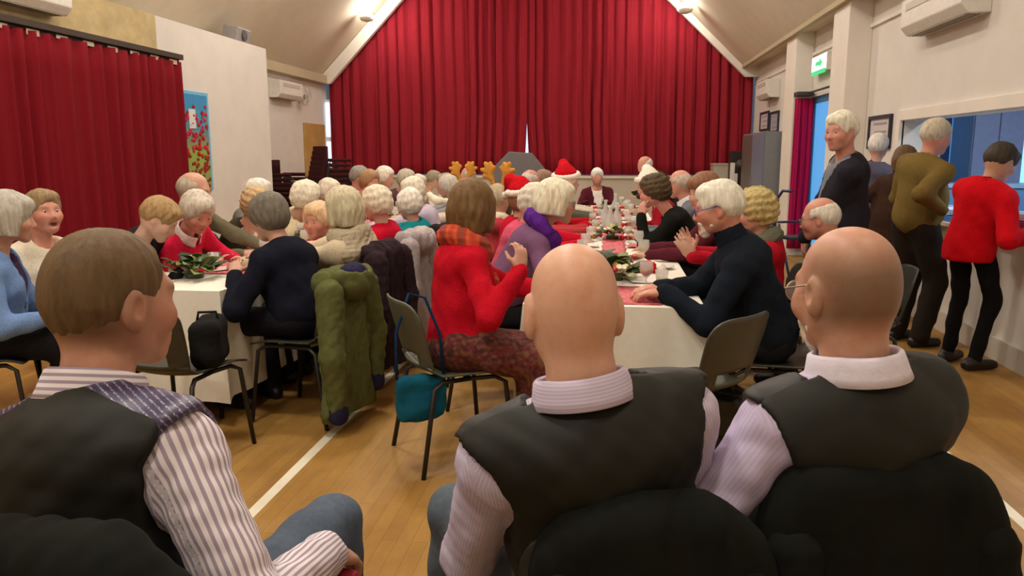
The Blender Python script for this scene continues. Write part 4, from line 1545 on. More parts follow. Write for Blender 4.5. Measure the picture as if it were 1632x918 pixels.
        if stand and not kw.get('coat'):
            hz = Pv[2] - kw.get('hemz', 0.10)
            post = post + [lambda x, y, z, f: np.where(np.hypot(x - Pv[0], y - Pv[1]) < 0.24, np.maximum(f, hz - z), f)]
        vol_obj(nm, outer + cutp, hg, tm, e, base, post=post)
        if high_neck:
            vol_obj('roll_collar', [cone(N - T * 0.005 + Fw * 0.012, N + nrm(H - N) * 0.055 + Fw * 0.008, 0.078 * hs, 0.070 * hs, 0.01), cone(N - T * 0.05 + Fw * 0.012, N + nrm(H - N) * 0.12, 0.056 * hs, 0.056 * hs, 0.01, '-')], max(0.006, hg * 0.7), tm, e, base)
    if collar:
        collar_obj(collar, N, T, Fw, R, H, hs, e, base, stripes, kw.get('neckw', 1.0))
    # trousers or skirt
    bm = bottom_mat or mat('fabric', bottom)
    P = [ell(Pv, A3((0.160, 0.125, 0.12)) * s, TA if not stand else None, 0.05)] if not stand else [ell(Pv, A3((0.155, 0.118, 0.12)) * s, np.array([Rh, Fh, (0, 0, 1)]), 0.05)]
    if skirt:
        for i in (0, 1):
            P += [cone(Hp[i], Kn[i], 0.105, 0.085, 0.07), cone(Kn[i], Kn[i] * 0.4 + Ft[i] * 0.6, 0.085, 0.09, 0.06)]
        P.append(cone((Kn[0] + Kn[1]) / 2, (Kn[0] * 0.4 + Ft[0] * 0.6 + Kn[1] * 0.4 + Ft[1] * 0.6) / 2, 0.10, 0.12, 0.06))
        P.append(cone((Hp[0] + Hp[1]) / 2, (Kn[0] + Kn[1]) / 2, 0.10, 0.09, 0.06))
    else:
        lw = kw.get('legw', 1.0)
        for i in (0, 1):
            P += [cone(Hp[i], Kn[i], 0.090 * s * lw, 0.072 * s * lw, 0.03), cone(Kn[i], Ft[i] + A3((0, 0, 0.0)), 0.070 * s * lw, 0.058 * s * lw, 0.02)]
    vol_obj('skirt' if skirt else 'trousers', P, hg * (1.5 if D > 3.9 else 1.15), bm, e, base, post=[folds(0.007, 0.12, seed * 3 + 5)])
    for i in (0, 1):
        f = Ft[i]
        sp = [cone(A3((f[0], f[1], 0.04)) - toe[i] * 0.05, A3((f[0], f[1], 0.035)) + toe[i] * 0.145, 0.040, 0.038, 0.03), ell(A3((f[0], f[1], 0.065)), 0.045, None, 0.03)]
        v = vol_obj('shoe', sp, max(0.010, hg * 1.1), mat('plastic', shoes), e, base, post=[lambda x, y, z, ff: np.maximum(ff, 0.004 - z)])
    # scarf
    if scarf:
        rc = N + nrm(H - N) * 0.015
        up = nrm(H - N)
        P = []
        n = 12
        for k in range(n):
            a0, a1 = 2 * math.pi * k / n, 2 * math.pi * (k + 1) / n
            def pt(a):
                return rc + R * math.sin(a) * 0.098 * s + Fw * (math.cos(a) * 0.092 + 0.014) * s + up * (-0.035 * math.cos(a)) * s + up * 0.006 * math.sin(3 * a + seed)
            P.append(cone(pt(a0), pt(a1), 0.037 * s, 0.037 * s, 0.03))
        if scarf.get('drape'):
            for sx in scarf['drape']:
                a = rc + Fw * 0.09 + R * sx * 0.05 - up * 0.03
                bpt = Pv + T * L * 0.62 + Fw * 0.145 + R * sx * 0.06
                cpt = Pv + T * L * scarf.get('end', 0.3) + Fw * 0.15 + R * sx * 0.06
                P += [cone(a, bpt, 0.05, 0.055, 0.02, sq=(Fw, 0.45)), cone(bpt, cpt, 0.055, 0.05, 0.02, sq=(Fw, 0.45))]
        if scarf.get('shawl'):
            P.append(ell(N - T * 0.06 - Fw * 0.02, A3((0.215, 0.125, 0.09)) * s, TA, 0.05))
        o = vol_obj('scarf', P, max(0.0065, 0.0022 * D), scarf['mat'], e, base, post=[folds(0.007, 0.07, seed, sharp=True, dirs=[up, up * 0.6 + R, up * 0.6 - R])])
    # hat, glasses, beard
    if hat:
        hat_obj(hat, fx, hs, e, base, D, kw)
    if glasses:
        mb = MB()
        gm = mat('metal', glasses, metal=0.5 if sum(glasses) > 250 else 0.1)
        for sx in (-1, 1):
            ring = [(sx * 0.033 + 0.0235 * math.cos(a * math.pi / 10), 0.103 - 0.006 * abs(math.cos(a * math.pi / 10) + sx) * 0.5, -0.004 + 0.0195 * math.sin(a * math.pi / 10)) for a in range(20)]
            mb.tube(ring, 0.0019, 6, closed=True)
            mb.tube([(sx * 0.057, 0.097, 0.002), (sx * 0.075, 0.075, 0.004), (sx * 0.083, -0.002, 0.012), (sx * 0.083, -0.022, -0.004)], 0.0019, 6)
        mb.tube([(-0.010, 0.104, 0.0), (0, 0.107, 0.004), (0.010, 0.104, 0.0)], 0.0018, 6)
        gl = local_mesh('glasses', mb, fx, hs, gm, e, base)
        for sx in (-1, 1):
            lm = MB()
            pts = [(sx * 0.033 + 0.0225 * math.cos(a * math.pi / 10), 0.101 - 0.006 * abs(math.cos(a * math.pi / 10) + sx) * 0.5, -0.004 + 0.0185 * math.sin(a * math.pi / 10)) for a in range(20)]
            lm.add(pts + [(p[0], p[1] - 0.0015, p[2]) for p in pts], [tuple(range(20)), tuple(reversed(range(20, 40)))] + [(i, (i + 1) % 20, (i + 1) % 20 + 20, i + 20) for i in range(20)])
            local_mesh('lens', lm, fx, hs, glass_mat('lens_glass', clear=0.88), gl, base, False)
    if beard:
        P = [ell((0, 0.070, -0.099), (0.030, 0.024, 0.027), None, 0.02), cone((-0.046, 0.032, -0.070), (0, 0.066, -0.102), 0.016, 0.018, 0.02), cone((0.046, 0.032, -0.070), (0, 0.066, -0.102), 0.016, 0.018, 0.02),
             cone((-0.024, 0.088, -0.058), (0.024, 0.088, -0.058), 0.008, 0.008, 0.01), cone((-0.033, 0.078, -0.063), (-0.03, 0.072, -0.09), 0.010, 0.010, 0.01), cone((0.033, 0.078, -0.063), (0.03, 0.072, -0.09), 0.010, 0.010, 0.01)]
        v = Vol(P, max(0.0035, 0.0013 * D))
        v.all(folds(0.0025, 0.016, seed))
        V2, Q2 = v.surf()
        obj('beard', mesh_np('beard', to_world(V2, fx, hs) - base, Q2), mat('hair', beard), e)
    return dict(e=e, N=N, T=T, Fw=Fw, R=R, L=L, Sh=Sh, El=El, Wr=Wr, base=base, Pv=Pv, fx=fx, hs=hs)

def stripe_attr(me, base, N, TA, Sh, El, Wr):
    n = len(me.vertices)
    co = np.zeros(n * 3, np.float32)
    me.vertices.foreach_get('co', co)
    V = co.reshape(-1, 3) + base
    su = (V - N) @ TA[0]
    def seg(a, b):
        ba = b - a
        t = np.clip(((V - a) @ ba) / (ba @ ba), 0, 1)
        return np.linalg.norm(V - a - t[:, None] * ba, axis=1)
    for i in (0, 1):
        d1, d2 = seg(Sh[i], El[i]), seg(El[i], Wr[i])
        outx = ((V - Sh[i]) @ TA[0]) * (-1, 1)[i]
        inarm = (np.minimum(d1, d2) < 0.075) & ((outx > 0.0) | (((V - Sh[i]) @ TA[2]) < -0.22) & (np.minimum(d1, d2) < 0.062))
        for (a, b, dd, other) in ((Sh[i], El[i], d1, d2), (El[i], Wr[i], d2, d1)):
            ax = nrm(b - a)
            u = nrm(TA[1] - ax * (TA[1] @ ax))
            w = np.cross(ax, u)
            q = V - a
            th = np.arctan2(q @ w, q @ u)
            m = inarm & (dd <= other)
            su[m] = (th * 0.055)[m]
    at = me.attributes.new('su', 'FLOAT', 'POINT')
    at.data.foreach_set('value', su.astype(np.float32))

def collar_obj(material, N, T, Fw, R, H, hs, e, base, stripes=False, kw_n=1.0):
    up = nrm(nrm(H - N) * 0.7 + T * 0.6)
    f = nrm(Fw - up * float(Fw @ up))
    r = np.cross(f, up)
    nu, nv = 41, 9
    P = np.zeros((nu, nv, 3))
    prof = [(rr_ * kw_n, zz_ + 0.010) for rr_, zz_ in ((0.067, -0.012), (0.066, 0.008), (0.0655, 0.026), (0.066, 0.040), (0.0685, 0.0445), (0.073, 0.040), (0.077, 0.026), (0.081, 0.010), (0.086, -0.006))]
    for i in range(nu):
        a = math.radians(-165 + 330 * i / (nu - 1))
        fr = max(0, (abs(math.degrees(a)) - 60) / 105)
        for j, (rr, z) in enumerate(prof):
            k = rr * hs * 1.04
            tip = (0.018 * fr if j >= 6 else 0)
            P[i, j] = N + f * (0.014 - math.cos(a) * k * 1.06) + r * math.sin(a) * k + up * ((z - 0.0 - 0.016 * fr - tip) * hs)
    V, Q = shell(P, 0.003)
    me = mesh_np('collar', V - base, Q)
    if stripes:
        at = me.attributes.new('su', 'FLOAT', 'POINT')
        zz = (V - N) @ up
        at.data.foreach_set('value', zz.astype(np.float32))
    return obj('collar', me, material, e)

M_SANTA = mat('knit', (196, 20, 34), amount=0.12)
M_FUR = mat('hair', (238, 230, 216), amount=0.1, stretch=(1, 1, 1))
def hat_obj(kind, fx, s, e, base, D, kw):
    h = max(0.005, 0.0016 * D)
    def mk(name, P, m, parent, nz=None):
        v = Vol(P, h)
        if nz:
            v.all(nz)
        V, Q = v.surf()
        return obj(name, mesh_np(name, to_world(V, fx, s) - base, Q), m, parent)
    if kind in ('santa', 'santa_white'):
        sx = kw.get('hat_side', 1)
        back = kw.get('hat_back', 0.0)
        cone_m = M_SANTA if kind == 'santa' else M_FUR
        P = [ell((0, -0.02, 0.075), (0.094, 0.112, 0.075), None, 0.02), cone((sx * 0.02, -0.03, 0.12), (sx * 0.085, -0.05 - back, 0.15), 0.065, 0.045, 0.04), cone((sx * 0.085, -0.05 - back, 0.15), (sx * 0.14, -0.05 - back, 0.06), 0.042, 0.02, 0.03)]
        o = mk('hat', P, cone_m, e, folds(0.003, 0.05, 3))
        ring = [(0.099 * math.cos(a * math.pi / 8), -0.02 + 0.117 * math.sin(a * math.pi / 8), 0.062 + 0.012 * math.sin(a * math.pi / 8)) for a in range(17)]
        mk('fur_brim', [cone(ring[i], ring[i + 1], 0.024, 0.024, 0.015) for i in range(16)], M_FUR, o, folds(0.003, 0.02, 4))
        mk('pompom', [ell((sx * 0.15, -0.05 - back, 0.03), 0.034, None)], M_FUR, o, folds(0.004, 0.02, 5))
    elif kind == 'antlers':
        mb = MB()
        mb.tube([(0.085 * math.cos(a * math.pi / 12), -0.01, 0.04 + 0.092 * math.sin(a * math.pi / 12)) for a in range(13)], 0.006, 6)
        o = local_mesh('antler_headband', mb, fx, s, mat('fabric', (120, 80, 40)), e, base)
        am = mat('knit', (212, 150, 66))
        for sx in (-1, 1):
            P = [cone((sx * 0.045, -0.01, 0.12), (sx * 0.085, -0.01, 0.24), 0.022, 0.026, 0.02, sq=(A3((0, 1, 0)), 0.6))]
            for (a, b) in (((sx * 0.06, -0.01, 0.17), (sx * 0.125, -0.01, 0.185)), ((sx * 0.08, -0.01, 0.21), (sx * 0.145, -0.01, 0.235)), ((sx * 0.085, -0.01, 0.23), (sx * 0.11, -0.01, 0.285)), ((sx * 0.07, -0.01, 0.2), (sx * 0.035, -0.01, 0.255)), ((sx * 0.08, -0.01, 0.22), (sx * 0.065, -0.01, 0.285))):
                P.append(cone(a, b, 0.02, 0.019, 0.012))
            mk('antler', P, am, o)

def chair_for(p, face, label, material=None, back=0.02):
    f = ang(face)
    return chair(p[0] - f[0] * back, p[1] - f[1] * back, face, label, material=material)
# ------------------------------------------------------------------ the three men in the front row
M_VBACK = mat('satin', (30, 31, 25), rough=0.6, amount=0.2, scale=5, spec=0.25)
M_VFRONT = mat('satin', (36, 36, 34), rough=0.55)
def glitter():
    m, nt, b = new_mat('purple_glitter')
    tc = nt.nodes.new('ShaderNodeTexCoord')
    wv = nt.nodes.new('ShaderNodeTexWave')
    wv.bands_direction = 'DIAGONAL'
    wv.inputs['Scale'].default_value = 38
    wv.inputs['Distortion'].default_value = 0.6
    nt.links.new(tc.outputs['Object'], wv.inputs['Vector'])
    nz = noise_node(nt, 260, 2)
    ml = nt.nodes.new('ShaderNodeMath')
    ml.operation = 'MULTIPLY'
    nt.links.new(wv.outputs['Fac'], ml.inputs[0])
    nt.links.new(nz.outputs['Fac'], ml.inputs[1])
    rp = nt.nodes.new('ShaderNodeValToRGB')
    rp.color_ramp.elements[0].position = 0.35
    rp.color_ramp.elements[0].color = (*lin((62, 54, 84)), 1)
    rp.color_ramp.elements[1].position = 0.62
    rp.color_ramp.elements[1].color = (*lin((170, 165, 190)), 1)
    nt.links.new(ml.outputs[0], rp.inputs['Fac'])
    nt.links.new(rp.outputs['Color'], b.inputs['Base Color'])
    b.inputs['Roughness'].default_value = 0.4
    return m
M_SH1 = striped('striped_shirt', (232, 224, 228), (164, 150, 166), 0.0115, duty=0.42)
M_SH2 = striped('lilac_fine_stripe', (206, 196, 216), (188, 178, 200), 0.006, duty=0.5)
M_SH3 = striped('lilac_shirt', (204, 192, 220), (194, 182, 212), 0.008, duty=0.5)
G3 = 'waistcoated men seated in the front row'
person('man with short brown hair in striped shirt and black waistcoat, head turned right', (-0.845, 1.235, 1.203), (-0.80, 1.08, 0.55), 12, hyaw=27, hpitch=6, D=1.33, sex='m', skin='tan',
       hair='cropped', hair_rgb=(104, 82, 54), vest=(M_VBACK, glitter()), shirt=M_SH1, collar=M_SH1, stripes=True, wr=(-0.50, 1.27, 0.735), wl=(-0.98, 1.42, 0.64), hr=((0.05, 0.8, -0.45), (-0.3, -0.3, -1), 0.6), pole=[A3((-0.6, -0.4, -0.7)), A3((0.35, -0.75, -0.5))], knees=[(-0.93, 1.5, 0.55), (-0.63, 1.63, 0.60)], feet=[(-0.95, 1.5, 0.075), (-0.61, 1.66, 0.075)], bottom=(88, 100, 116), shoulder=0.175, g=0.014, seed=11, group=G3, slope=0.035, stubble=((104, 82, 54), 0.85), ear=1.1, wrap=0.065, belly=0.03, recede=True)
person('bald man in lilac shirt and black waistcoat seen from behind', (-0.067, 1.426, 1.168), (0.03, 1.50, 0.53), -14, hyaw=-16, hpitch=14, D=1.45, sex='m', skin=(220, 174, 146),
       vest=(M_VBACK, M_VFRONT), shirt=M_SH2, collar=M_SH2, stripes=True, wl=(-0.25, 1.72, 0.64), wr=(0.12, 1.78, 0.64), pole=[A3((-0.32, -0.35, -0.9)), A3((0.08, -0.3, -0.9))], knees=[(-0.36, 1.80, 0.57), (0.10, 1.95, 0.54)], feet=[(-0.40, 1.84, 0.075), (0.10, 1.95, 0.075)], bottom=(88, 98, 108), shoulder=0.18, g=0.016, seed=12, group=G3, ear=1.3, neckw=1.12, slope=0.035, belly=0.03)
person('balding man with glasses and white beard in lilac shirt and black waistcoat', (0.446, 1.547, 1.195), (0.47, 1.66, 0.54), -22, hyaw=-26, hpitch=8, D=1.5, sex='m', skin=(204, 160, 136),
       hair=None, hair_rgb=(138, 112, 82), vest=(M_VBACK, M_VFRONT), shirt=M_SH3, collar=mat('fabric', (222, 216, 230), amount=0.04), stripes=True, glasses=(170, 160, 140), beard=(224, 218, 208), wl=(0.12, 1.66, 0.70), wr=(0.50, 1.92, 0.66), pole=[A3((-0.5, -0.5, -0.7)), A3((0.2, -0.4, -0.8))], knees=[(0.30, 2.0, 0.55), (0.55, 2.06, 0.55)], bottom=(70, 74, 84), shoulder=0.168, g=0.016, seed=13, group=G3, slope=0.035, stubble=((116, 94, 70), 0.85), ear=1.15, neckw=1.08, belly=0.03, hl=((-0.2, 0.9, -0.3), (0.2, -0.1, -1), 0.6))

# ------------------------------------------------------------------ left table, far (wall) side
GL = 'people along the left table'
def LP(label, head, pelvis, face, **kw):
    d = math.hypot(head[0], head[1])
    kw.setdefault('D', d)
    kw.setdefault('group', GL)
    kw.setdefault('fold', 0.005)
    return person(label, head, pelvis, face, **kw)
HANDS_R = lambda y, x=-2.62, z=0.785: dict(wl=(x, y + 0.17, z), wr=(x, y - 0.17, z))
HANDS_L = lambda y, x=-2.22, z=0.785: dict(wl=(x, y - 0.17, z), wr=(x, y + 0.17, z))
LP('grey bobbed woman in pale blue cardigan at the left edge of picture', (-2.965, 3.562, 1.136), (-3.12, 3.50, 0.54), 62, hyaw=48, hpitch=6, hair='bob', hair_rgb=(182, 176, 164), hair_z=-0.085, top=(112, 142, 190), skirt=True, bottom=(26, 26, 28), inner=(60, 40, 70), wl=(-2.78, 3.75, 0.68), wr=(-2.72, 3.52, 0.66), seed=21, s=1.02)
LP('laughing woman with short brown hair in cream jumper', (-3.118, 4.002, 1.131), (-3.20, 4.02, 0.54), 100, hyaw=118, hpitch=-6, hair='short', hair_rgb=(150, 126, 92), skin='pink', top=(238, 228, 206), laugh=True, wl=(-2.86, 4.16, 0.70), wr=(-2.90, 3.86, 0.70), seed=22, s=1.02)
LP('woman in black jacket with short light brown hair bending over the table', (-2.60, 4.28, 1.075), (-3.08, 4.42, 0.54), 78, hyaw=72, hpitch=38, hair='short', hair_rgb=(172, 140, 96), top=(28, 28, 30), topk='fabric', wl=(-2.48, 4.52, 0.775), wr=(-2.46, 4.2, 0.775), seed=23, skin='pale')
LP('grey haired woman in bright red jacket looking down at table', (-2.545, 4.60, 1.095), (-3.02, 4.86, 0.53), 100, hyaw=122, hpitch=30, hair='wavy', hair_rgb=(206, 196, 180), skin='pink', top=(206, 28, 66), topk='fabric', collar=mat('fabric', (236, 220, 218)), wl=(-2.44, 4.86, 0.775), wr=(-2.42, 4.5, 0.775), seed=24)
LP('balding elderly man in olive cardigan resting folded arms on left table', (-2.84, 5.123, 1.20), (-3.10, 5.30, 0.55), 92, hyaw=80, hpitch=14, sex='m', hair='fringe', hair_rgb=(186, 174, 154), top=(108, 102, 80), wl=(-2.42, 5.30, 0.78), wr=(-2.46, 4.98, 0.78), seed=25, s=1.03)
LP('ginger grey curly haired woman with glasses in dark jacket and white blouse', (-2.60, 5.55, 1.073), (-3.02, 5.72, 0.53), 96, hyaw=112, hpitch=14, hair='curly', hair_rgb=(190, 160, 116), skin='pink', glasses=(150, 110, 80), top=(58, 52, 38), topk='fabric', inner=(240, 234, 222), vwidth=0.10, **HANDS_R(5.72), seed=26)
LP('white haired person half hidden behind ginger haired woman', (-2.932, 6.324, 1.122), (-3.08, 6.15, 0.54), 86, hyaw=60, hpitch=6, hair='short', hair_rgb=(228, 222, 210), sex='m', top=(120, 116, 110), **HANDS_R(6.15), seed=27)
LP('woman with large curly white hair in beige coat at left table', (-2.575, 6.47, 1.08), (-2.98, 6.60, 0.53), 78, hyaw=50, hpitch=8, hs=1.1, hair='set', hair_rgb=(236, 222, 200), top=(208, 192, 158), topk='fabric', g=0.024, **HANDS_R(6.6), seed=28)
LP('white haired woman with glasses in dark top beyond the beige coat', (-2.70, 7.36, 1.084), (-3.0, 7.36, 0.53), 92, hyaw=115, hpitch=10, hair='set', hair_rgb=(226, 212, 192), glasses=(70, 60, 56), top=(70, 62, 48), **HANDS_R(7.3), seed=29)
LP('grey haired man with glasses and white collar at far left table', (-2.79, 8.62, 1.186), (-3.02, 8.60, 0.55), 92, hyaw=88, hpitch=4, hs=1.06, sex='m', skin='pink', hair='short', recede=True, hair_rgb=(150, 144, 132), glasses=(50, 44, 42), top=(74, 72, 62), topk='fabric', inner=(238, 234, 226), collar=mat('fabric', (240, 236, 228)), **HANDS_R(8.6), seed=30)
LP('brown haired woman in coral red top facing across left table', (-2.55, 8.18, 1.15), (-2.98, 8.05, 0.53), 96, hyaw=122, hpitch=6, hs=1.05, hair='wavy', hair_rgb=(164, 128, 92), skin='pink', top=(206, 44, 66), **HANDS_R(8.0), seed=31)
LP('white haired woman beyond the coral red top', (-2.66, 9.14, 1.171), (-3.0, 9.15, 0.53), 92, hyaw=105, hair='set', hair_rgb=(238, 224, 206), top=(120, 110, 90), **HANDS_R(9.15), seed=32)
LP('grey bobbed woman near the far end of left table', (-2.56, 9.75, 1.13), (-2.98, 9.75, 0.53), 92, hyaw=70, hair='wavy', hair_rgb=(186, 178, 158), top=(90, 60, 70), **HANDS_R(9.75), seed=33)
LP('person with glasses in plum top at far end of left table', (-2.50, 10.156, 1.06), (-2.96, 10.25, 0.53), 92, hyaw=112, hair='short', hair_rgb=(216, 206, 190), glasses=(50, 44, 44), top=(84, 40, 58), **HANDS_R(10.25), seed=34)
LP('grey brown haired person last on the left table', (-2.46, 10.88, 1.094), (-2.9, 10.85, 0.53), 95, hyaw=60, hair='short', hair_rgb=(150, 138, 112), sex='m', top=(150, 130, 96), wl=(-2.6, 11.0, 0.785), wr=(-2.6, 10.72, 0.785), seed=35)
# left table, aisle side
LP('person with dark grey hair in navy jumper on near chair at left table', (-1.903, 4.20, 1.10), (-1.68, 4.10, 0.55), -70, hyaw=-58, hpitch=16, hair='wavy', hair_rgb=(112, 106, 94), top=(24, 26, 38), bottom=(26, 26, 34), wl=(-2.04, 4.04, 0.79), wr=(-2.0, 4.42, 0.79), seed=41, s=1.05, hem=1, g=0.018)
LP('woman with blond grey bob in beige knitted coat and wrapped scarf', (-1.612, 4.60, 1.124), (-1.66, 4.70, 0.54), -84, hyaw=-62, hpitch=8, hair='bob', hair_rgb=(204, 194, 162), top=(212, 196, 166), scarf=dict(mat=mat('knit', (190, 178, 152), amount=0.25), shawl=True), g=0.024, **HANDS_L(4.7), seed=42)
LP('fair haired woman in purple top turning to face the camera', (-1.964, 5.10, 1.003), (-1.72, 5.12, 0.52), -105, hyaw=-166, hpitch=4, hair='wavy', hair_rgb=(222, 186, 146), skin='pink', top=(110, 30, 66), **HANDS_L(5.12), seed=43)
LP('white haired woman in bright red jumper, back to the aisle', (-1.674, 5.506, 1.094), (-1.67, 5.56, 0.54), -84, hyaw=-58, hpitch=10, hair='set', hair_rgb=(226, 214, 190), top=(186, 18, 46), **HANDS_L(5.55), seed=44)
LP('short white haired woman in teal top, back to the aisle', (-1.658, 6.367, 1.035), (-1.65, 6.42, 0.53), -80, hyaw=-50, hpitch=12, hair='set', hair_rgb=(232, 224, 210), top=(24, 128, 138), **HANDS_L(6.4), seed=45)
LP('white haired woman in lilac top beyond the teal top', (-1.80, 7.03, 1.109), (-1.56, 7.0, 0.53), -88, hyaw=-70, hpitch=10, hair='set', hair_rgb=(226, 216, 196), top=(196, 182, 204), **HANDS_L(7.0), seed=46)
LP('grey haired person in pale grey top, aisle side of left table', (-1.74, 8.33, 1.10), (-1.56, 8.4, 0.53), -88, hyaw=-60, hair='wavy', hair_rgb=(196, 190, 176), top=(150, 150, 156), **HANDS_L(8.4), seed=47)
LP('grey haired woman in cream jumper with raised arm at left table', (-1.958, 9.2, 1.094), (-1.62, 9.2, 0.53), -88, hyaw=-110, hair='wavy', hair_rgb=(150, 140, 122), skin='pink', top=(238, 226, 204), wl=(-2.1, 9.0, 0.98), wr=(-2.25, 9.35, 0.785), hl=((-0.2, -0.2, 0.9), (-0.5, 0.5, 0), 0.6), seed=48)
LP('bald man at the far aisle end of left table', (-1.94, 10.6, 1.155), (-1.62, 10.6, 0.54), -90, hyaw=-80, sex='m', skin='pink', hair='fringe', hair_rgb=(190, 180, 170), top=(90, 90, 96), **HANDS_L(10.6), seed=49)
LP('grey haired woman wearing brown felt reindeer antlers, aisle side of left table', (-1.45, 7.72, 1.075), (-1.50, 7.72, 0.52), -88, hyaw=-40, hpitch=4, hair='wavy', hair_rgb=(206, 198, 184), hat='antlers', top=(206, 190, 170), **HANDS_L(7.7), seed=50)

# ------------------------------------------------------------------ right table, left side
GR = 'people along the right table'
HR2 = lambda y, x=-0.22: dict(wl=(x, y + 0.17, 0.785), wr=(x, y - 0.17, 0.785))
HL2 = lambda y, x=0.26: dict(wl=(x, y - 0.17, 0.785), wr=(x, y + 0.17, 0.785))
def paisley():
    m, nt, b = new_mat('paisley_skirt')
    nz = noise_node(nt, 42, 2, 0.4)
    rp = nt.nodes.new('ShaderNodeValToRGB')
    cs = ((0.40, (62, 34, 30)), (0.47, (120, 30, 36)), (0.53, (74, 44, 34)), (0.60, (112, 70, 50)))
    for i, (p_, c_) in enumerate(cs):
        el = rp.color_ramp.elements[i] if i < 2 else rp.color_ramp.elements.new(p_)
        el.position = p_
        el.color = (*lin(c_), 1)
    nt.links.new(nz.outputs['Fac'], rp.inputs['Fac'])
    nt.links.new(rp.outputs['Color'], b.inputs['Base Color'])
    b.inputs['Roughness'].default_value = 0.9
    return m
def stripes_scarf():
    m, nt, b = new_mat('striped_orange_scarf')
    tc = nt.nodes.new('ShaderNodeTexCoord')
    wv = nt.nodes.new('ShaderNodeTexWave')
    wv.bands_direction = 'X'
    wv.inputs['Scale'].default_value = 3.2
    wv.inputs['Distortion'].default_value = 1.5
    nt.links.new(tc.outputs['Object'], wv.inputs['Vector'])
    rp = nt.nodes.new('ShaderNodeValToRGB')
    cs = ((0.0, (190, 58, 38)), (0.4, (206, 92, 42)), (0.75, (172, 48, 38)), (1.0, (140, 66, 44)))
    for i, (p_, c_) in enumerate(cs):
        el = rp.color_ramp.elements[i] if i < 2 else rp.color_ramp.elements.new(p_)
        el.position = p_
        el.color = (*lin(c_), 1)
    nt.links.new(wv.outputs['Fac'], rp.inputs['Fac'])
    nt.links.new(rp.outputs['Color'], b.inputs['Base Color'])
    b.inputs['Roughness'].default_value = 0.85
    return m
LP('brown bobbed woman in bright red cardigan with orange striped scarf', (-0.655, 3.709, 1.19), (-0.72, 3.60, 0.54), 62, hyaw=14, hpitch=6, hair='bob', hair_rgb=(112, 84, 50), hs=1.05, s=1.05, top=(188, 18, 38), skirt=True, bottom_mat=paisley(), bottom=(80, 40, 40), scarf=dict(mat=stripes_scarf(), drape=(1,), end=0.2), wr=(-0.40, 3.47, 0.93), hr=((0.05, 0.25, 0.9), (-0.6, 0.6, 0.0), 0.9), wl=(-0.25, 3.85, 0.785), pole=[A3((-0.5, 0.3, -0.7)), A3((0.1, -0.6, -0.8))], seed=51, group=GR, knees=[(-0.36, 3.72, 0.5), (-0.30, 3.50, 0.5)], feet=[(-0.33, 3.72, 0.075), (-0.27, 3.5, 0.075)])
LP('white bobbed woman with glasses and purple scarf in profile', (-0.309, 4.515, 1.177), (-0.70, 4.50, 0.54), 78, hyaw=74, hpitch=6, hair='bob', hair_rgb=(236, 226, 200), hair_z=-0.075, skin='pink', glasses=(80, 66, 66), top=(120, 84, 116), scarf=dict(mat=mat('knit', (92, 40, 140)), drape=(0.2,), end=0.45), wr=(-0.10, 4.28, 0.785), wl=(-0.08, 4.62, 0.785), hr=((0.9, -0.1, -0.1), (0, 0, -1), 0.4), seed=52, group=GR)
LP('woman in pink cardigan hidden behind the purple scarf', (-0.49, 5.30, 1.12), (-0.74, 5.30, 0.53), 85, hyaw=80, hair='set', hair_rgb=(224, 214, 196), top=(206, 84, 110), **HR2(5.3), seed=53, group=GR)
LP('woman in red cardigan wearing santa hat tipped back', (-0.66, 6.05, 1.10), (-0.76, 6.05, 0.53), 80, hyaw=52, hpitch=0, hair='wavy', hair_rgb=(150, 110, 80), hat='santa', hat_side=-1, hat_back=0.03, top=(196, 22, 48), **HR2(6.05), seed=54, group=GR)
LP('person with cream collar wearing brown felt reindeer antlers, right table', (-1.00, 7.05, 1.05), (-0.98, 7.0, 0.52), 80, hyaw=20, hpitch=-4, hair='short', hair_rgb=(186, 170, 140), hat='antlers', hs=1.1, top=(178, 60, 66), scarf=dict(mat=mat('knit', (232, 222, 196))), **HR2(7.0), seed=55, group=GR)
LP('white haired woman in red with red santa hat at right table', (-0.42, 7.70, 1.185), (-0.74, 7.75, 0.53), 85, hyaw=88, hpitch=2, hroll=-14, hair='set', hair_rgb=(232, 222, 204), hat='santa', hat_side=-1, top=(196, 24, 44), **HR2(7.75), seed=56, group=GR)
LP('brown haired man in pale jacket towards the far end of right table', (-0.78, 9.3, 1.14), (-0.84, 9.3, 0.54), 82, hyaw=60, sex='m', hair='short', hair_rgb=(150, 116, 100), top=(206, 196, 180), **HR2(9.3), seed=57, group=GR)
LP('bald pink headed man behind the antlers at far right table', (-0.86, 8.55, 1.16), (-0.9, 8.5, 0.54), 82, hyaw=50, sex='m', skin='pink', hair='fringe', hair_rgb=(210, 200, 190), top=(92, 92, 76), **HR2(8.5), seed=58, group=GR)
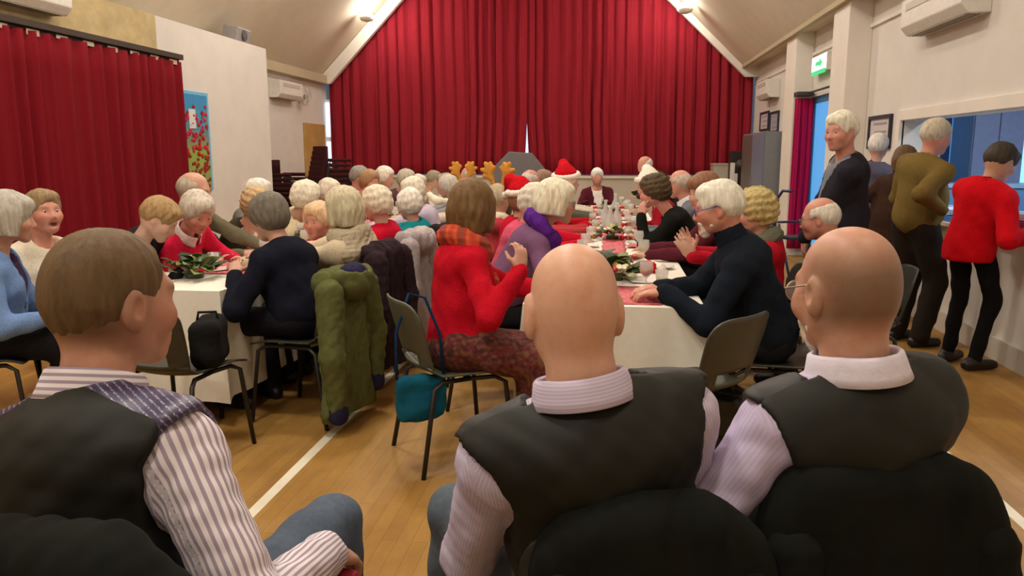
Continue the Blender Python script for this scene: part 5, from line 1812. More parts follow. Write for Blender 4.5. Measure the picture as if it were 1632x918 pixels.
# right table, far end and right side
LP('white haired person in maroon waistcoat at the far table end facing camera', (-0.20, 11.45, 1.125), (-0.18, 11.5, 0.54), 176, hyaw=170, sex='m', skin='pink', hair='short', hair_rgb=(240, 232, 222), top=(84, 26, 36), inner=(226, 216, 204), topk='fabric', wl=(-0.02, 11.1, 0.785), wr=(-0.36, 11.1, 0.785), seed=59, group=GR, D=10.5)
LP('bald man in dark green jacket standing and leaning over far table end', (0.424, 10.456, 1.297), (0.86, 10.75, 0.92), -118, hyaw=-128, hpitch=22, sex='m', skin='pink', hair='fringe', hair_rgb=(220, 210, 196), stand=True, feet=[(0.92, 10.6, 0), (0.86, 10.85, 0)], top=(52, 54, 38), topk='fabric', inner=(230, 224, 214), bottom=(60, 50, 44), wl=(0.34, 10.15, 0.92), wr=(0.30, 10.55, 0.95), seed=60, group=GR)
LP('woman with white fur trimmed santa hat at right table', (0.345, 7.557, 1.148), (0.74, 7.62, 0.53), -92, hyaw=-112, hpitch=10, hair='short', hair_rgb=(230, 220, 206), hat='santa_white', top=(160, 26, 44), **HL2(7.6), seed=61, group=GR)
LP('dark curly haired woman in black cardigan resting chin on hand', (0.325, 6.127, 1.166), (0.78, 6.16, 0.54), -88, hyaw=-84, hpitch=12, hair='curly', hair_rgb=(84, 66, 44), skin='pink', top=(28, 28, 24), wl=(0.235, 6.03, 0.985), hl=((0.05, 0.25, 0.9), (0.3, 0.6, 0.2), 0.9), wr=(0.22, 6.35, 0.785), pole=[A3((0.1, -0.2, -1)), A3((0.2, 0.5, -0.7))], seed=62, group=GR)
LP('bald man in grey suit jacket at right table', (0.585, 7.0, 1.19), (0.82, 6.95, 0.55), -88, hyaw=-58, hpitch=10, sex='m', skin='pink', hair='fringe', hair_rgb=(196, 176, 160), top=(112, 116, 122), topk='fabric', collar=mat('fabric', (226, 226, 230)), **HL2(6.95), seed=63, group=GR)
LP('brown haired woman in flowery maroon top behind the white haired man', (0.62, 5.45, 1.195), (0.86, 5.48, 0.54), -92, hyaw=-118, hpitch=10, hair='bob', hair_rgb=(136, 94, 68), top=(92, 36, 48), **HL2(5.45), seed=64, group=GR)
LP('blonde curly haired woman in red top clapping her hands', (0.84, 4.80, 1.109), (0.90, 4.78, 0.53), -95, hyaw=-86, hair='curly', hair_rgb=(186, 168, 112), hs=1.06, top=(178, 24, 42), scarf=dict(mat=mat('knit', (110, 112, 96))), wl=(0.455, 4.40, 0.89), wr=(0.47, 4.52, 0.90), hl=((-0.62, 0.05, 0.75), (0.1, 0.95, 0.1), 0.25), hr=((-0.5, 0.05, 0.85), (0.1, -0.95, 0.1), 0.2), seed=65, group=GR)
LP('white haired man with purple glasses and goatee in dark navy fleece', (0.505, 3.855, 1.195), (0.80, 3.93, 0.55), -82, hyaw=-84, hpitch=10, sex='m', skin='pink', hair='short', hair_rgb=(236, 228, 212), glasses=(74, 50, 150), beard=(236, 230, 220), top=(26, 32, 42), high_neck=True, bottom=(28, 28, 32), wl=(0.265, 3.75, 0.795), wr=(0.25, 3.90, 0.795), hl=((-0.95, 0.12, -0.05), (0, 0, -1), 0.55), hr=((-0.95, -0.3, -0.05), (0, 0, -1), 0.5), pole=[A3((0.3, -0.5, -0.8)), A3((0.2, 0.6, -0.7))], seed=66, group=GR, g=0.02, s=1.04)
LP('balding white haired man in dark jumper seated behind front row', (1.213, 4.791, 1.076), (1.46, 4.80, 0.53), -84, hyaw=-66, hpitch=12, sex='m', skin='pink', hair='fringe', hair_rgb=(222, 214, 200), glasses=(120, 100, 90), top=(60, 46, 40), seed=67, group='people by the serving hatch')

# ------------------------------------------------------------------ people standing by the hatch
GS = 'people by the serving hatch'
LP('tall white haired man in dark overcoat standing and looking round', (1.474, 5.426, 1.595), (1.56, 5.52, 0.95), -84, hyaw=-128, hpitch=6, sex='m', skin='pink', hair='short', hair_rgb=(240, 230, 208), s=1.04, stand=True, top=(40, 38, 46), topk='fabric', inner=(128, 130, 136), coat=0.30, vwidth=0.12, bottom=(38, 36, 40), wl=(1.32, 5.55, 0.88), wr=(1.72, 5.72, 0.88), hl=((0, 0.1, -1), (0.5, 0, 0), 0.4), hr=((0, 0.1, -1), (-0.5, 0, 0), 0.4), seed=71, group=GS, g=0.022)
LP('white haired person in grey standing beyond the overcoat', (2.50, 7.9, 1.515), (2.46, 7.9, 0.92), 40, hyaw=30, hair='short', hair_rgb=(226, 220, 212), stand=True, top=(90, 86, 100), wl=(2.3, 8.0, 0.85), wr=(2.6, 7.75, 0.85), hl=((0, 0.1, -1), (0.5, 0, 0), 0.4), hr=((0, 0.1, -1), (-0.5, 0, 0), 0.4), seed=72, group=GS)
LP('brown haired person in dark brown coat half hidden in the queue', (2.50, 7.18, 1.395), (2.40, 7.15, 0.86), 40, hyaw=40, s=0.94, hair='bob', hair_rgb=(104, 76, 50), stand=True, top=(62, 40, 30), topk='fabric', coat=0.2, wl=(2.3, 7.3, 0.85), wr=(2.58, 7.05, 0.85), seed=73, group=GS)
LP('grey haired man in olive jumper standing at the serving hatch', (2.36, 6.19, 1.575), (2.28, 6.25, 0.94), 66, hyaw=62, hpitch=14, sex='m', skin='pink', hair='short', recede=True, hair_rgb=(196, 184, 162), s=1.03, stand=True, feet=[(2.26, 6.38, 0), (2.34, 6.14, 0)], top=(118, 98, 52), bottom=(40, 32, 26), legw=1.18, wl=(2.46, 6.42, 1.03), wr=(2.36, 5.98, 1.05), hr=((0.7, 0.5, -0.1), (-0.2, 0.3, -0.8), 0.6), pole=[A3((-0.4, 0.5, -0.6)), A3((-0.6, -0.5, -0.5))], seed=74, group=GS, g=0.022, belly=0.04)
LP('dark haired woman in bright red jumper bending over the hatch counter', (2.49, 5.47, 1.395), (2.37, 5.50, 0.89), 62, hyaw=66, hpitch=32, hair='short', hair_rgb=(64, 54, 44), skin='tan', s=0.98, stand=True, feet=[(2.38, 5.72, 0), (2.46, 5.50, 0)], top=(200, 14, 26), bottom=(18, 16, 18), drop=0.10, belly=0.0, hemz=0.14, legw=0.82, wl=(2.72, 5.66, 0.98), wr=(2.66, 5.30, 0.96), seed=75, group=GS, g=0.024, shoes=(30, 18, 18), hipw=0.95)
# chairs under the seated people
side_l = [('navy jumper', -1.68, 4.10, -80), ('beige knitted coat', -1.66, 4.70, -84), ('purple top', -1.72, 5.14, -105), ('red jumper', -1.67, 5.56, -84), ('teal top', -1.65, 6.42, -80), ('lilac top', -1.56, 7.0, -88), ('aisle antlers', -1.50, 7.72, -88), ('pale grey top', -1.56, 8.4, -88), ('cream jumper far down', -1.62, 9.2, -88), ('bald man at left far end', -1.62, 10.6, -90),
          ('pale blue cardigan', -3.12, 3.50, 62), ('laughing woman', -3.20, 4.02, 100), ('black jacket', -3.08, 4.42, 78), ('red jacket', -3.02, 4.88, 100), ('olive cardigan', -3.10, 5.30, 92), ('ginger grey curls', -3.02, 5.74, 96), ('half hidden white hair', -3.08, 6.16, 86), ('beige coat', -2.98, 6.62, 78), ('dark top with glasses', -3.0, 7.34, 92), ('coral red top', -2.98, 8.03, 96), ('white collar man', -3.02, 8.60, 92), ('far white hair', -3.0, 9.15, 92), ('far grey bob', -2.98, 9.70, 92), ('plum top', -2.96, 10.25, 92), ('last on left table', -2.9, 10.85, 95),
          ('purple scarf', -0.70, 4.50, 78), ('pink cardigan', -0.74, 5.30, 85), ('tipped santa hat', -0.76, 6.05, 80), ('cream collar antlers', -0.98, 7.0, 80), ('upright santa hat', -0.74, 7.75, 85), ('bald pink head', -0.9, 8.5, 82), ('pale jacket', -0.84, 9.3, 82), ('maroon waistcoat', -0.18, 11.5, 176),
          ('fur trimmed hat', 0.74, 7.62, -92), ('grey suit', 0.82, 6.97, -88), ('chin on hand', 0.78, 6.16, -88), ('flowery maroon top', 0.86, 5.48, -92), ('clapping hands', 0.90, 4.80, -95), ('navy fleece', 0.80, 3.93, -82), ('dark jumper behind front row', 1.46, 4.82, -84)]
for (nm, x, y, f) in side_l:
    chair_for((x, y), f, 'dark moulded chair under the person with ' + nm)
chair_for((-0.72, 3.60), 58, 'olive green moulded chair under the red cardigan woman', material=M_CHAIR_G)
# ------------------------------------------------------------------ coats hung on chairs
def local_coat(label, x, y, face, prims, material, post, h=0.009, name='draped_coat', cat='coat'):
    v = Vol(prims, h)
    for p in post:
        v.all(p)
    V, Q = v.surf()
    V = relax(V, Q, 1)
    e = tag(empty(name, (x, y, 0), -math.radians(face)), label, cat, 'coats hung on chair backs')
    obj('coat_body', mesh_np('coat_body', V, Q), material, e)
    return e

def part_vol(e, name, prims, material, post=(), h=0.009):
    v = Vol(prims, h)
    for p in post:
        v.all(p)
    V, Q = v.surf()
    return obj(name, mesh_np(name, relax(V, Q, 1), Q), material, e)

def hang(label, x, y, face, zt, zb, w, material, yb=-0.31, th=0.05, sleeves=(1, 1), hood=None, lining=None, seed=1, flare=0.04, h=0.0115, sleeve_r=0.06):
    zc = (zt + zb) / 2
    P = [cone((-w / 2 + 0.06, yb + 0.035, zt - 0.015), (w / 2 - 0.06, yb + 0.035, zt - 0.015), 0.052, 0.052, 0.04),
         rbox((0, yb, zc), (w / 2 - 0.01, th, (zt - zb) / 2), 0.045, None, 0.05),
         cone((0, yb - 0.01, zb + 0.25), (0, yb - 0.015, zb + 0.05), w / 2 * 0.8, w / 2 + flare, 0.05, sq=(A3((0, 1, 0)), 0.26))]
    vf = [folds(0.011, 0.11, seed, dirs=[(1, 0, 0.05), (1, 0.3, 0.1)]), folds(0.007, 0.09, seed + 5, sharp=True, dirs=[(1, 0, 0.2), (1, 0.3, -0.2)])]
    cutb = [lambda X, Y, Z, f: np.maximum(f, zb + 0.02 * np.sin(X * 9 + seed) - Z)]
    e = local_coat(label, x, y, face, P, material, vf + cutb, h)
    for i, sx in enumerate((-1, 1)):
        if not sleeves[i]:
            continue
        L = (zt - zb) * sleeves[i]
        top = (sx * (w / 2 - 0.03), yb - 0.02, zt - 0.07)
        mid = (sx * (w / 2 + 0.02), yb - 0.05, zt - 0.07 - L * 0.45)
        end = (sx * (w / 2 - 0.01), yb - 0.055, zt - 0.07 - L * 0.85)
        sl = part_vol(e, 'sleeve', [cone(top, mid, sleeve_r + 0.012, sleeve_r, 0.03), cone(mid, end, sleeve_r, sleeve_r - 0.012, 0.03)], material, [folds(0.006, 0.08, seed + 9 + i, sharp=True)], h)
        part_vol(sl, 'cuff', [cone(end, (end[0], end[1], end[2] - 0.03), sleeve_r - 0.005, sleeve_r - 0.005, 0.02)], lining or material, (), h)
    if hood:
        hd = part_vol(e, 'hood', [ell((0, yb - 0.06, zt - 0.035), (0.15, 0.085, 0.10), None, 0.03), cone((-0.13, yb - 0.05, zt), (0.13, yb - 0.05, zt), 0.045, 0.045, 0.03), ell((0, yb - 0.06, zt + 0.065), (0.105, 0.07, 0.10), None, 0.02, '-')], material, [folds(0.005, 0.07, seed + 3)], h)
        part_vol(hd, 'hood_lining', [ell((0, yb - 0.055, zt - 0.01), (0.112, 0.068, 0.075), None, 0.02)], lining or material, [folds(0.006, 0.05, seed + 4, sharp=True)], h)
    return e

M_PARKA = mat('fabric', (92, 96, 56), amount=0.2, scale=20)
M_NAVYL = mat('fabric', (40, 38, 66), amount=0.2, scale=20)
hang('olive green parka with navy lining hung over the navy jumper person\'s chair', -1.70, 4.02, -80, 0.82, 0.07, 0.44, M_PARKA, sleeves=(0.95, 0.85), hood=True, lining=M_NAVYL, seed=2)
hang('dark plum padded coat hung on the beige coat woman\'s chair', -1.68, 4.70, -84, 0.88, 0.14, 0.46, mat('fabric', (46, 32, 38), amount=0.2, scale=20), sleeves=(0.8, 0.8), seed=3, flare=0.02)
hang('pale mauve quilted coat hung on the red jumper woman\'s chair', -1.68, 5.46, -84, 0.88, 0.14, 0.44, mat('fabric', (172, 160, 162), amount=0.15, scale=20), sleeves=(0.85, 0.85), hood=True, lining=mat('fabric', (186, 174, 172)), seed=4)
hang('black coat hung on the teal top woman\'s chair', -1.65, 6.42, -80, 0.84, 0.2, 0.42, mat('fabric', (34, 28, 32), amount=0.2, scale=20), sleeves=(0.8, 0.8), seed=6)
M_BLK = mat('fabric', (20, 22, 18), amount=0.25, scale=14)
GF = 'padded armchairs in the front row'
ac = armchair(-0.765, 1.14, 6, 'red padded armchair under the man in the striped shirt', 'front row chairs')
ac.scale = (1, 1, 1.01)
for c_ in ac.children:
    if c_.name.startswith('back_pad'):
        c_.scale = (0.86, 1, 0.94)
        c_.location.x = 0.03
chair(0.05, 1.56, -6, 'dark moulded chair under the bald man in waistcoat', 'front row chairs')
chair(0.46, 1.71, -12, 'dark moulded chair under the balding bearded man', 'front row chairs')
def slab(c, hx, hz, rc, ty, k=0.03):
    c = A3(c)
    def fn(x, y, z):
        qx = np.abs(x - c[0]) - hx + rc
        qz = np.abs(z - c[2]) - hz + rc
        d2 = np.sqrt(np.maximum(qx, 0) ** 2 + np.maximum(qz, 0) ** 2) + np.minimum(np.maximum(qx, qz), 0) - rc
        b_ = ty * 0.9
        dy = np.abs(y - c[1]) - ty
        return np.sqrt(np.maximum(d2 + b_, 0) ** 2 + np.maximum(dy + b_, 0) ** 2) + np.minimum(np.maximum(d2, dy) + b_, 0) - b_
    e_ = A3((hx, ty, hz))
    return (fn, c - e_, c + e_, k, '+')
def front_coat(label, x, y, face, zt, w, seed, rc=0.15):
    yb = -0.275
    P = [slab((0, yb, (zt + 0.25) / 2), w / 2, (zt - 0.25) / 2, rc, 0.06), cone((0, yb - 0.01, 0.6), (0, yb - 0.03, 0.35), w / 2 - 0.03, w / 2 + 0.04, 0.1, sq=(A3((0, 1, 0)), 0.28))]
    e = local_coat(label, x, y, face, P, M_BLK, [folds(0.006, 0.16, seed, dirs=[(1, 0, 0.05), (1, 0.3, 0.1)]), folds(0.0035, 0.11, seed + 5, sharp=True, dirs=[(1, 0, 0.3), (1, 0.3, -0.2)]), lambda X, Y, Z, f: np.maximum(f, 0.3 - Z)], 0.008)
    for sx in (-1, 1):
        part_vol(e, 'sleeve', [cone((sx * (w / 2 - 0.05), yb - 0.035, zt - 0.16), (sx * (w / 2 + 0.0), yb - 0.07, 0.40), 0.055, 0.05, 0.03)], M_BLK, [folds(0.005, 0.08, seed + sx + 2, sharp=True)], 0.009)
front_coat('black jacket hung on the bald man\'s chair back', 0.055, 1.55, -6, 0.875, 0.40, 8)
front_coat('black jacket hung on the balding bearded man\'s chair back', 0.45, 1.70, -12, 0.905, 0.46, 9)
front_coat('black jacket hung on the striped shirt man\'s chair back', -0.70, 1.15, 6, 0.97, 0.44, 10)

# ------------------------------------------------------------------ empty chairs, bags, stacked chairs
chair(0.36, 3.42, -50, 'empty dark olive moulded chair at the near end of right table', material=mat('plastic', (66, 64, 50), rough=0.4))
chair(-2.04, 3.42, 10, 'empty black moulded chair at the near end of left table')
chair(-3.38, 5.02, 92, 'spare black moulded chair against the left wall curtain')
def bag(label, x, y, z, w, d, h, material, strap=None, rz=0.0, seed=1, flap=None, name='shoulder_bag', strap_mat=None):
    e = tag(empty(name, (x, y, z), rz), label, 'bag')
    P = [rbox((0, 0, h * 0.5), (w / 2, d / 2, h / 2), min(d, h, w) * 0.3, None, 0.03), ell((0, 0, h * 0.28), (w * 0.5, d * 0.58, h * 0.28), None, 0.04)]
    part_vol(e, 'bag_body', P, material, [folds(0.006, 0.12, seed), folds(0.003, 0.06, seed + 1, sharp=True)], 0.011)
    if strap:
        MB().tube(strap, 0.007, 8).build('strap', strap_mat or material, e, smooth=True)
    if flap:
        part_vol(e, 'flap', [rbox((0, -d * 0.35, h * 0.72), (w * 0.47, d * 0.25, h * 0.26), 0.02, None, 0.02)], flap, [folds(0.003, 0.08, seed + 2)], 0.011)
    return e
bag('teal shoulder bag hanging beside the red cardigan woman\'s chair', -0.84, 3.36, 0.26, 0.22, 0.08, 0.2, mat('fabric', (16, 84, 108), amount=0.15, scale=25), strap=[(-0.11, 0, 0.19), (-0.10, 0.03, 0.40), (-0.02, 0.10, 0.56), (0.05, 0.08, 0.54), (0.10, 0.02, 0.38), (0.11, 0, 0.19)], rz=0.5, seed=3, strap_mat=mat('fabric', (20, 50, 84)))
bag('black handbag on the floor beneath the empty olive chair', 0.50, 3.60, 0.0, 0.32, 0.18, 0.38, mat('plastic', (20, 18, 18), rough=0.35), strap=[(-0.1, 0, 0.35), (-0.06, 0, 0.42), (0.06, 0, 0.42), (0.1, 0, 0.35)], rz=-0.5, seed=5, flap=mat('plastic', (26, 23, 22), rough=0.35))
bag('black folded bag lying on the empty chair at left table', -1.90, 3.46, 0.455, 0.15, 0.26, 0.22, mat('fabric', (24, 24, 24)), strap=[(-0.05, 0, 0.2), (-0.04, 0, 0.25), (0.04, 0, 0.25), (0.05, 0, 0.2)], rz=0.3, seed=6)
DARKPAD = mat('fabric', (66, 30, 34), amount=0.2, scale=60)
for k in range(7):
    armchair(-5.35, 12.6, 92, '%s maroon armchair in the left stack by the wooden door' % ('lowest', 'second lowest', 'third', 'fourth', 'fifth', 'second highest', 'topmost')[k], 'stacked maroon armchairs', z=0.0 + k * 0.075, dark=DARKPAD)
for k in range(9):
    armchair(-5.05 + 0.02 * k, 13.55, 40, '%s maroon armchair in the right stack by the wooden door' % ('lowest', 'second lowest', 'third', 'fourth', 'fifth', 'sixth', 'seventh', 'second highest', 'topmost')[k], 'stacked maroon armchairs', z=0.0 + k * 0.085, dark=DARKPAD)
# walking frame by the glazed door
e = tag(empty('walking_frame', (2.05, 8.8, 0), 0.4), 'dark blue handled walking frame standing near the glazed door', 'walking frame')
M_WF = mat('plastic', (44, 46, 86), rough=0.4)
for sx in (-1, 1):
    MB().tube([(sx * 0.24, 0.22, 0.02), (sx * 0.24, 0.1, 0.98), (sx * 0.24, 0.02, 1.06), (sx * 0.24, -0.14, 1.06)], 0.015, 8).build('handle_tube', M_WF, e, smooth=True)
    MB().tube([(sx * 0.24, -0.24, 0.02), (sx * 0.24, 0.06, 0.7)], 0.014, 8).build('front_tube', M_WF, e, smooth=True)
    MB().lathe([(0.02, -0.02), (0.09, -0.02), (0.1, 0), (0.09, 0.02), (0.02, 0.02)], 16).build('wheel', mat('plastic', (40, 40, 42)), e, smooth=True, loc=(sx * 0.24, -0.24, 0.1), rot=(0, math.pi / 2, 0))
MB().tube([(-0.24, 0.08, 0.72), (0.24, 0.08, 0.72)], 0.013, 8).build('cross_tube', M_WF, e, smooth=True)
box('seat', (-0.2, -0.12, 0.54), (0.2, 0.14, 0.57), mat('plastic', (40, 40, 46)), e)

# ------------------------------------------------------------------ things on the tables
TZ = 0.7435
M_GLASS = glass_mat('clear_glass', (232, 232, 226), 0.06, 0.68)
def wine_glass(x, y, label, drink=None, g='glasses on the tables', tall=1.0):
    e = tag(empty('wine_glass', (x, y, TZ)), label, 'glass', g)
    k = tall
    MB().lathe([(0.001, 0.0), (0.033, 0.0), (0.033, 0.003), (0.006, 0.008), (0.004, 0.02), (0.004, 0.07 * k), (0.012, 0.078 * k), (0.032, 0.10 * k), (0.037, 0.125 * k), (0.033, 0.16 * k), (0.0315, 0.16 * k), (0.0355, 0.125 * k), (0.030, 0.10 * k), (0.008, 0.082 * k), (0.001, 0.081 * k)], 16).build('bowl', M_GLASS, e, smooth=True)
    if drink:
        MB().lathe([(0.001, 0.082 * k), (0.010, 0.084 * k), (0.0295, 0.10 * k), (0.0335, 0.118 * k), (0.001, 0.118 * k)], 16).build('drink', mat('glossy', drink), e, smooth=True)
def tumbler(x, y, label, drink=None):
    e = tag(empty('tumbler', (x, y, TZ)), label, 'glass', 'glasses on the tables')
    MB().lathe([(0.001, 0), (0.028, 0), (0.036, 0.095), (0.034, 0.095), (0.0265, 0.006), (0.001, 0.006)], 16).build('tumbler_glass', M_GLASS, e, smooth=True)
    if drink:
        MB().lathe([(0.001, 0.007), (0.026, 0.007), (0.030, 0.05), (0.001, 0.05)], 16).build('drink', mat('glossy', drink), e, smooth=True)
PL_ME = MB().lathe([(0.001, 0.0), (0.055, 0.0), (0.06, 0.004), (0.10, 0.016), (0.102, 0.019), (0.098, 0.019), (0.058, 0.008), (0.001, 0.007)], 24).mesh('plate_disc', True)
PL_ME.materials.append(mat('glossy', (236, 232, 222), rough=0.25))
FOOD = []
for c_ in ((150, 96, 56), (120, 60, 40), (196, 160, 100), (108, 120, 60)):
    m_ = MB().sphere((0, 0, 0), (0.03, 0.022, 0.014), 10, 6).mesh('food', True)
    m_.materials.append(mat('plain', c_, amount=0.3, scale=60, bstr=0.5))
    FOOD.append(m_)
def plate(x, y, label, food=True):
    e = tag(empty('dinner_plate', (x, y, TZ)), label, 'plate', 'plates on the tables')
    obj('plate_disc', PL_ME, None, e)
    if food:
        for k in range(3):
            a = rng.uniform(0, 6.28)
            obj('food', rng.choice(FOOD), None, e, (0.03 * math.cos(a), 0.03 * math.sin(a), 0.018), (0, 0, a))
def napkin(x, y, rz, label, rgb=(190, 40, 56)):
    r = np.random.RandomState(int(abs(x * 1000) + abs(y * 100)))
    P = np.zeros((9, 9, 3))
    for i in range(9):
        for j in range(9):
            P[i, j] = ((i / 8 - 0.5) * 0.17, (j / 8 - 0.5) * 0.14, 0.008 + 0.010 * r.rand())
    V, Q = shell(P, 0.003)
    o = obj('napkin', mesh_np('napkin', V, Q), mat('fabric', rgb), None, (x, y, TZ + 0.002), (0, 0, rz))
    tag(o, label, 'napkin', 'paper napkins on the tables')
def cracker(x, y, rz, label, rgb=(190, 30, 44)):
    e = tag(empty('christmas_cracker', (x, y, TZ + 0.021), rz), label, 'cracker', 'Christmas crackers')
    pr = [(-0.14, 0.020), (-0.135, 0.02), (-0.09, 0.008), (-0.075, 0.019), (0.075, 0.019), (0.09, 0.008), (0.135, 0.02), (0.14, 0.020)]
    MB().tube([(a, 0, 0) for a, _ in pr], [b_ for _, b_ in pr], 12).build('tube', mat('satin', rgb, rough=0.35), e, smooth=True)
    MB().tube([(-0.03, 0, 0), (0.03, 0, 0)], 0.0203, 12).build('gold_band', mat('metal', (206, 170, 90), metal=0.7), e, smooth=True)
# leaves shared by the centrepieces
def leaf_mesh(rgb, L=0.09, W=0.028, bend=0.3):
    P = np.zeros((7, 5, 3))
    for i in range(7):
        t = i / 6
        w = W * math.sin(math.pi * (0.06 + 0.92 * t)) ** 0.8
        for j in range(5):
            u = j / 2 - 1
            P[i, j] = (L * t, u * w, bend * L * t * (1 - t) * 1.6 + 0.18 * abs(u) * w)
    V, Q = shell(P, 0.0015)
    me = mesh_np('leaf', V, Q)
    me.materials.append(mat('plastic', rgb, rough=0.5, amount=0.25, scale=40))
    return me
LEAVES = [leaf_mesh(c_) for c_ in ((52, 74, 36), (84, 104, 50), (34, 54, 30), (120, 130, 70))]
def bauble_mesh(rgb, r):
    me = MB().sphere((0, 0, 0), r, 12, 8).mesh('bauble', True)
    me.materials.append(mat('glossy', rgb, rough=0.25))
    return me
BAUB = [bauble_mesh((186, 40, 52), 0.03), bauble_mesh((210, 150, 90), 0.024), bauble_mesh((170, 40, 44), 0.02)]
FLOW = MB()
for k in range(6):
    FLOW.sphere((0.022 * math.cos(k * 1.047), 0.022 * math.sin(k * 1.047), 0.006 * (k % 2)), (0.018, 0.018, 0.008), 8, 5)
FLOW = FLOW.mesh('flower', True)
FLOW.materials.append(mat('fabric', (240, 232, 196)))
def centrepiece(x, y, label, lx=0.12, ly=0.18, n=34, candle=True, flowers=3, baubles=5, seed=1):
    r = random.Random(seed)
    e = tag(empty('floral_centrepiece', (x, y, TZ)), label, 'flowers', 'evergreen centrepieces')
    MB().lathe([(0.001, 0), (0.05, 0), (0.055, 0.03), (0.05, 0.03), (0.001, 0.028)], 16).build('dish', mat('plain', (70, 80, 50)), e, smooth=True)
    for k in range(n):
        a = r.uniform(0, 6.28)
        d = r.uniform(0, 0.9)
        o = obj('leaf', r.choice(LEAVES), None, e, (lx * d * math.cos(a), ly * d * math.sin(a), 0.02 + 0.05 * (1 - d) + r.uniform(0, 0.03)), (r.uniform(-0.5, 0.5), r.uniform(-0.7, 0.15), a + r.uniform(-0.6, 0.6)))
        o.scale = (r.uniform(0.8, 1.5),) * 3
    for k in range(baubles):
        a = r.uniform(0, 6.28)
        d = r.uniform(0.2, 0.9)
        obj('bauble', r.choice(BAUB), None, e, (lx * d * math.cos(a), ly * d * math.sin(a), 0.065 + r.uniform(0, 0.03)))
    for k in range(flowers):
        a = r.uniform(0, 6.28)
        obj('flower', FLOW, None, e, (lx * 0.6 * math.cos(a), ly * 0.6 * math.sin(a), 0.09), (r.uniform(-0.4, 0.4), r.uniform(-0.4, 0.4), a))
    if candle:
        c_ = MB().lathe([(0.001, 0.02), (0.022, 0.02), (0.022, 0.13), (0.001, 0.125)], 14).build('candle', mat('plain', (196, 190, 120)), e, smooth=True)
        MB().tube([(0, 0, 0.125), (0.002, 0, 0.14)], 0.0015, 5).build('wick', mat('plain', (40, 36, 30)), c_)
    return e
centrepiece(0.03, 4.45, 'evergreen arrangement with red bauble and roses at near end of right table', 0.10, 0.30, 60, False, 3, 8, 3)
centrepiece(-0.10, 4.72, 'cream flower arrangement in middle of right table', 0.10, 0.14, 20, False, 8, 1, 7)
centrepiece(-2.38, 4.22, 'evergreen arrangement with green candle at near end of left table', 0.15, 0.14, 46, True, 0, 1, 5)
centrepiece(0.02, 6.6, 'evergreen centrepiece halfway along right table', 0.1, 0.2, 24, True, 2, 4, 9)
centrepiece(0.0, 8.6, 'evergreen centrepiece at far end of right table', 0.1, 0.2, 20, True, 2, 4, 10)
centrepiece(-2.42, 6.3, 'evergreen centrepiece halfway along left table', 0.1, 0.2, 20, True, 2, 4, 11)
centrepiece(-2.42, 8.5, 'evergreen centrepiece at far end of left table', 0.1, 0.2, 20, True, 2, 4, 12)
# red lace runners
def lace():
    m, nt, b = new_mat('red_lace')
    nz = noise_node(nt, 46, 3, 0.6, 'Object', (1, 2.2, 1))
    rp = nt.nodes.new('ShaderNodeValToRGB')
    rp.color_ramp.elements[0].position = 0.42
    rp.color_ramp.elements[0].color = (*lin((184, 40, 58)), 1)
    rp.color_ramp.elements[1].position = 0.62
    rp.color_ramp.elements[1].color = (*lin((230, 140, 146)), 1)
    nt.links.new(nz.outputs['Fac'], rp.inputs['Fac'])
    nt.links.new(rp.outputs['Color'], b.inputs['Base Color'])
    b.inputs['Roughness'].default_value = 0.7
    return m
M_LACE = lace()
def runner(x0, x1, y0, y1, label):
    nx_, ny_ = 8, max(6, int((y1 - y0) / 0.06))
    P = np.zeros((nx_, ny_, 3))
    for i in range(nx_):
        for j in range(ny_):
            P[i, j] = (x0 + (x1 - x0) * i / (nx_ - 1) + 0.006 * math.sin(j * 1.3), y0 + (y1 - y0) * j / (ny_ - 1), TZ + 0.002 + 0.0015 * math.sin(i * 2 + j))
    V, Q = shell(P, 0.002)
    tag(obj('table_runner', mesh_np('table_runner', V, Q), M_LACE), label, 'table runner', 'red lace runners')
runner(-0.27, 0.25, 3.70, 4.22, 'red lace runner at the near end of right table')
runner(-0.06, 0.12, 4.95, 9.6, 'red lace runner along the middle of right table')
runner(-2.56, -2.06, 4.36, 4.80, 'red lace runner at the near end of left table')
runner(-2.52, -2.34, 5.6, 9.8, 'red lace runner along the middle of left table')
wine_glass(0.19, 4.06, 'wine glass with amber drink by the navy fleece man\'s hands', (190, 130, 40))
tumbler(0.28, 4.22, 'small glass tumbler with white wine near the navy fleece man', (220, 200, 120))
tumbler(-2.47, 4.62, 'glass tumbler beside the woman in the red jacket', None)
wine_glass(-2.22, 4.82, 'wine glass beside the olive cardigan man', (140, 30, 40))
# menu sheets and phone
def sheet(x, y, rz, label, w=0.15, h=0.21, rgb=(240, 236, 226), z=0.0):
    P = np.zeros((5, 5, 3))
    for i in range(5):
        for j in range(5):
            P[i, j] = ((i / 4 - 0.5) * w, (j / 4 - 0.5) * h, 0.003 + 0.006 * (i / 4 - 0.5) ** 2 * 4)
    V, Q = shell(P, 0.0012)
    tag(obj('menu_sheet', mesh_np('menu_sheet', V, Q), mat('plain', rgb), None, (x, y, TZ + 0.003 + z), (0, 0, rz)), label, 'paper', 'paper sheets on the tables')
sheet(0.20, 4.45, 0.2, 'white menu sheet beside the evergreen arrangement on right table', 0.2, 0.26)
sheet(-2.22, 5.12, 0.3, 'white paper lying before the olive cardigan man', 0.2, 0.3)
sheet(-2.36, 4.52, -0.5, 'white card lying beside the red lace runner on left table', 0.12, 0.16)
e = tag(empty('mobile_phone', (-2.14, 4.94, TZ + 0.002), 0.5), 'black mobile phone lying on the left table', 'phone')
box('case', (-0.038, -0.075, 0), (0.038, 0.075, 0.009), mat('plastic', (24, 24, 26)), e, bevel=0.003)
box('screen', (-0.034, -0.07, 0.009), (0.034, 0.07, 0.0098), mat('glossy', (14, 14, 18)), e)
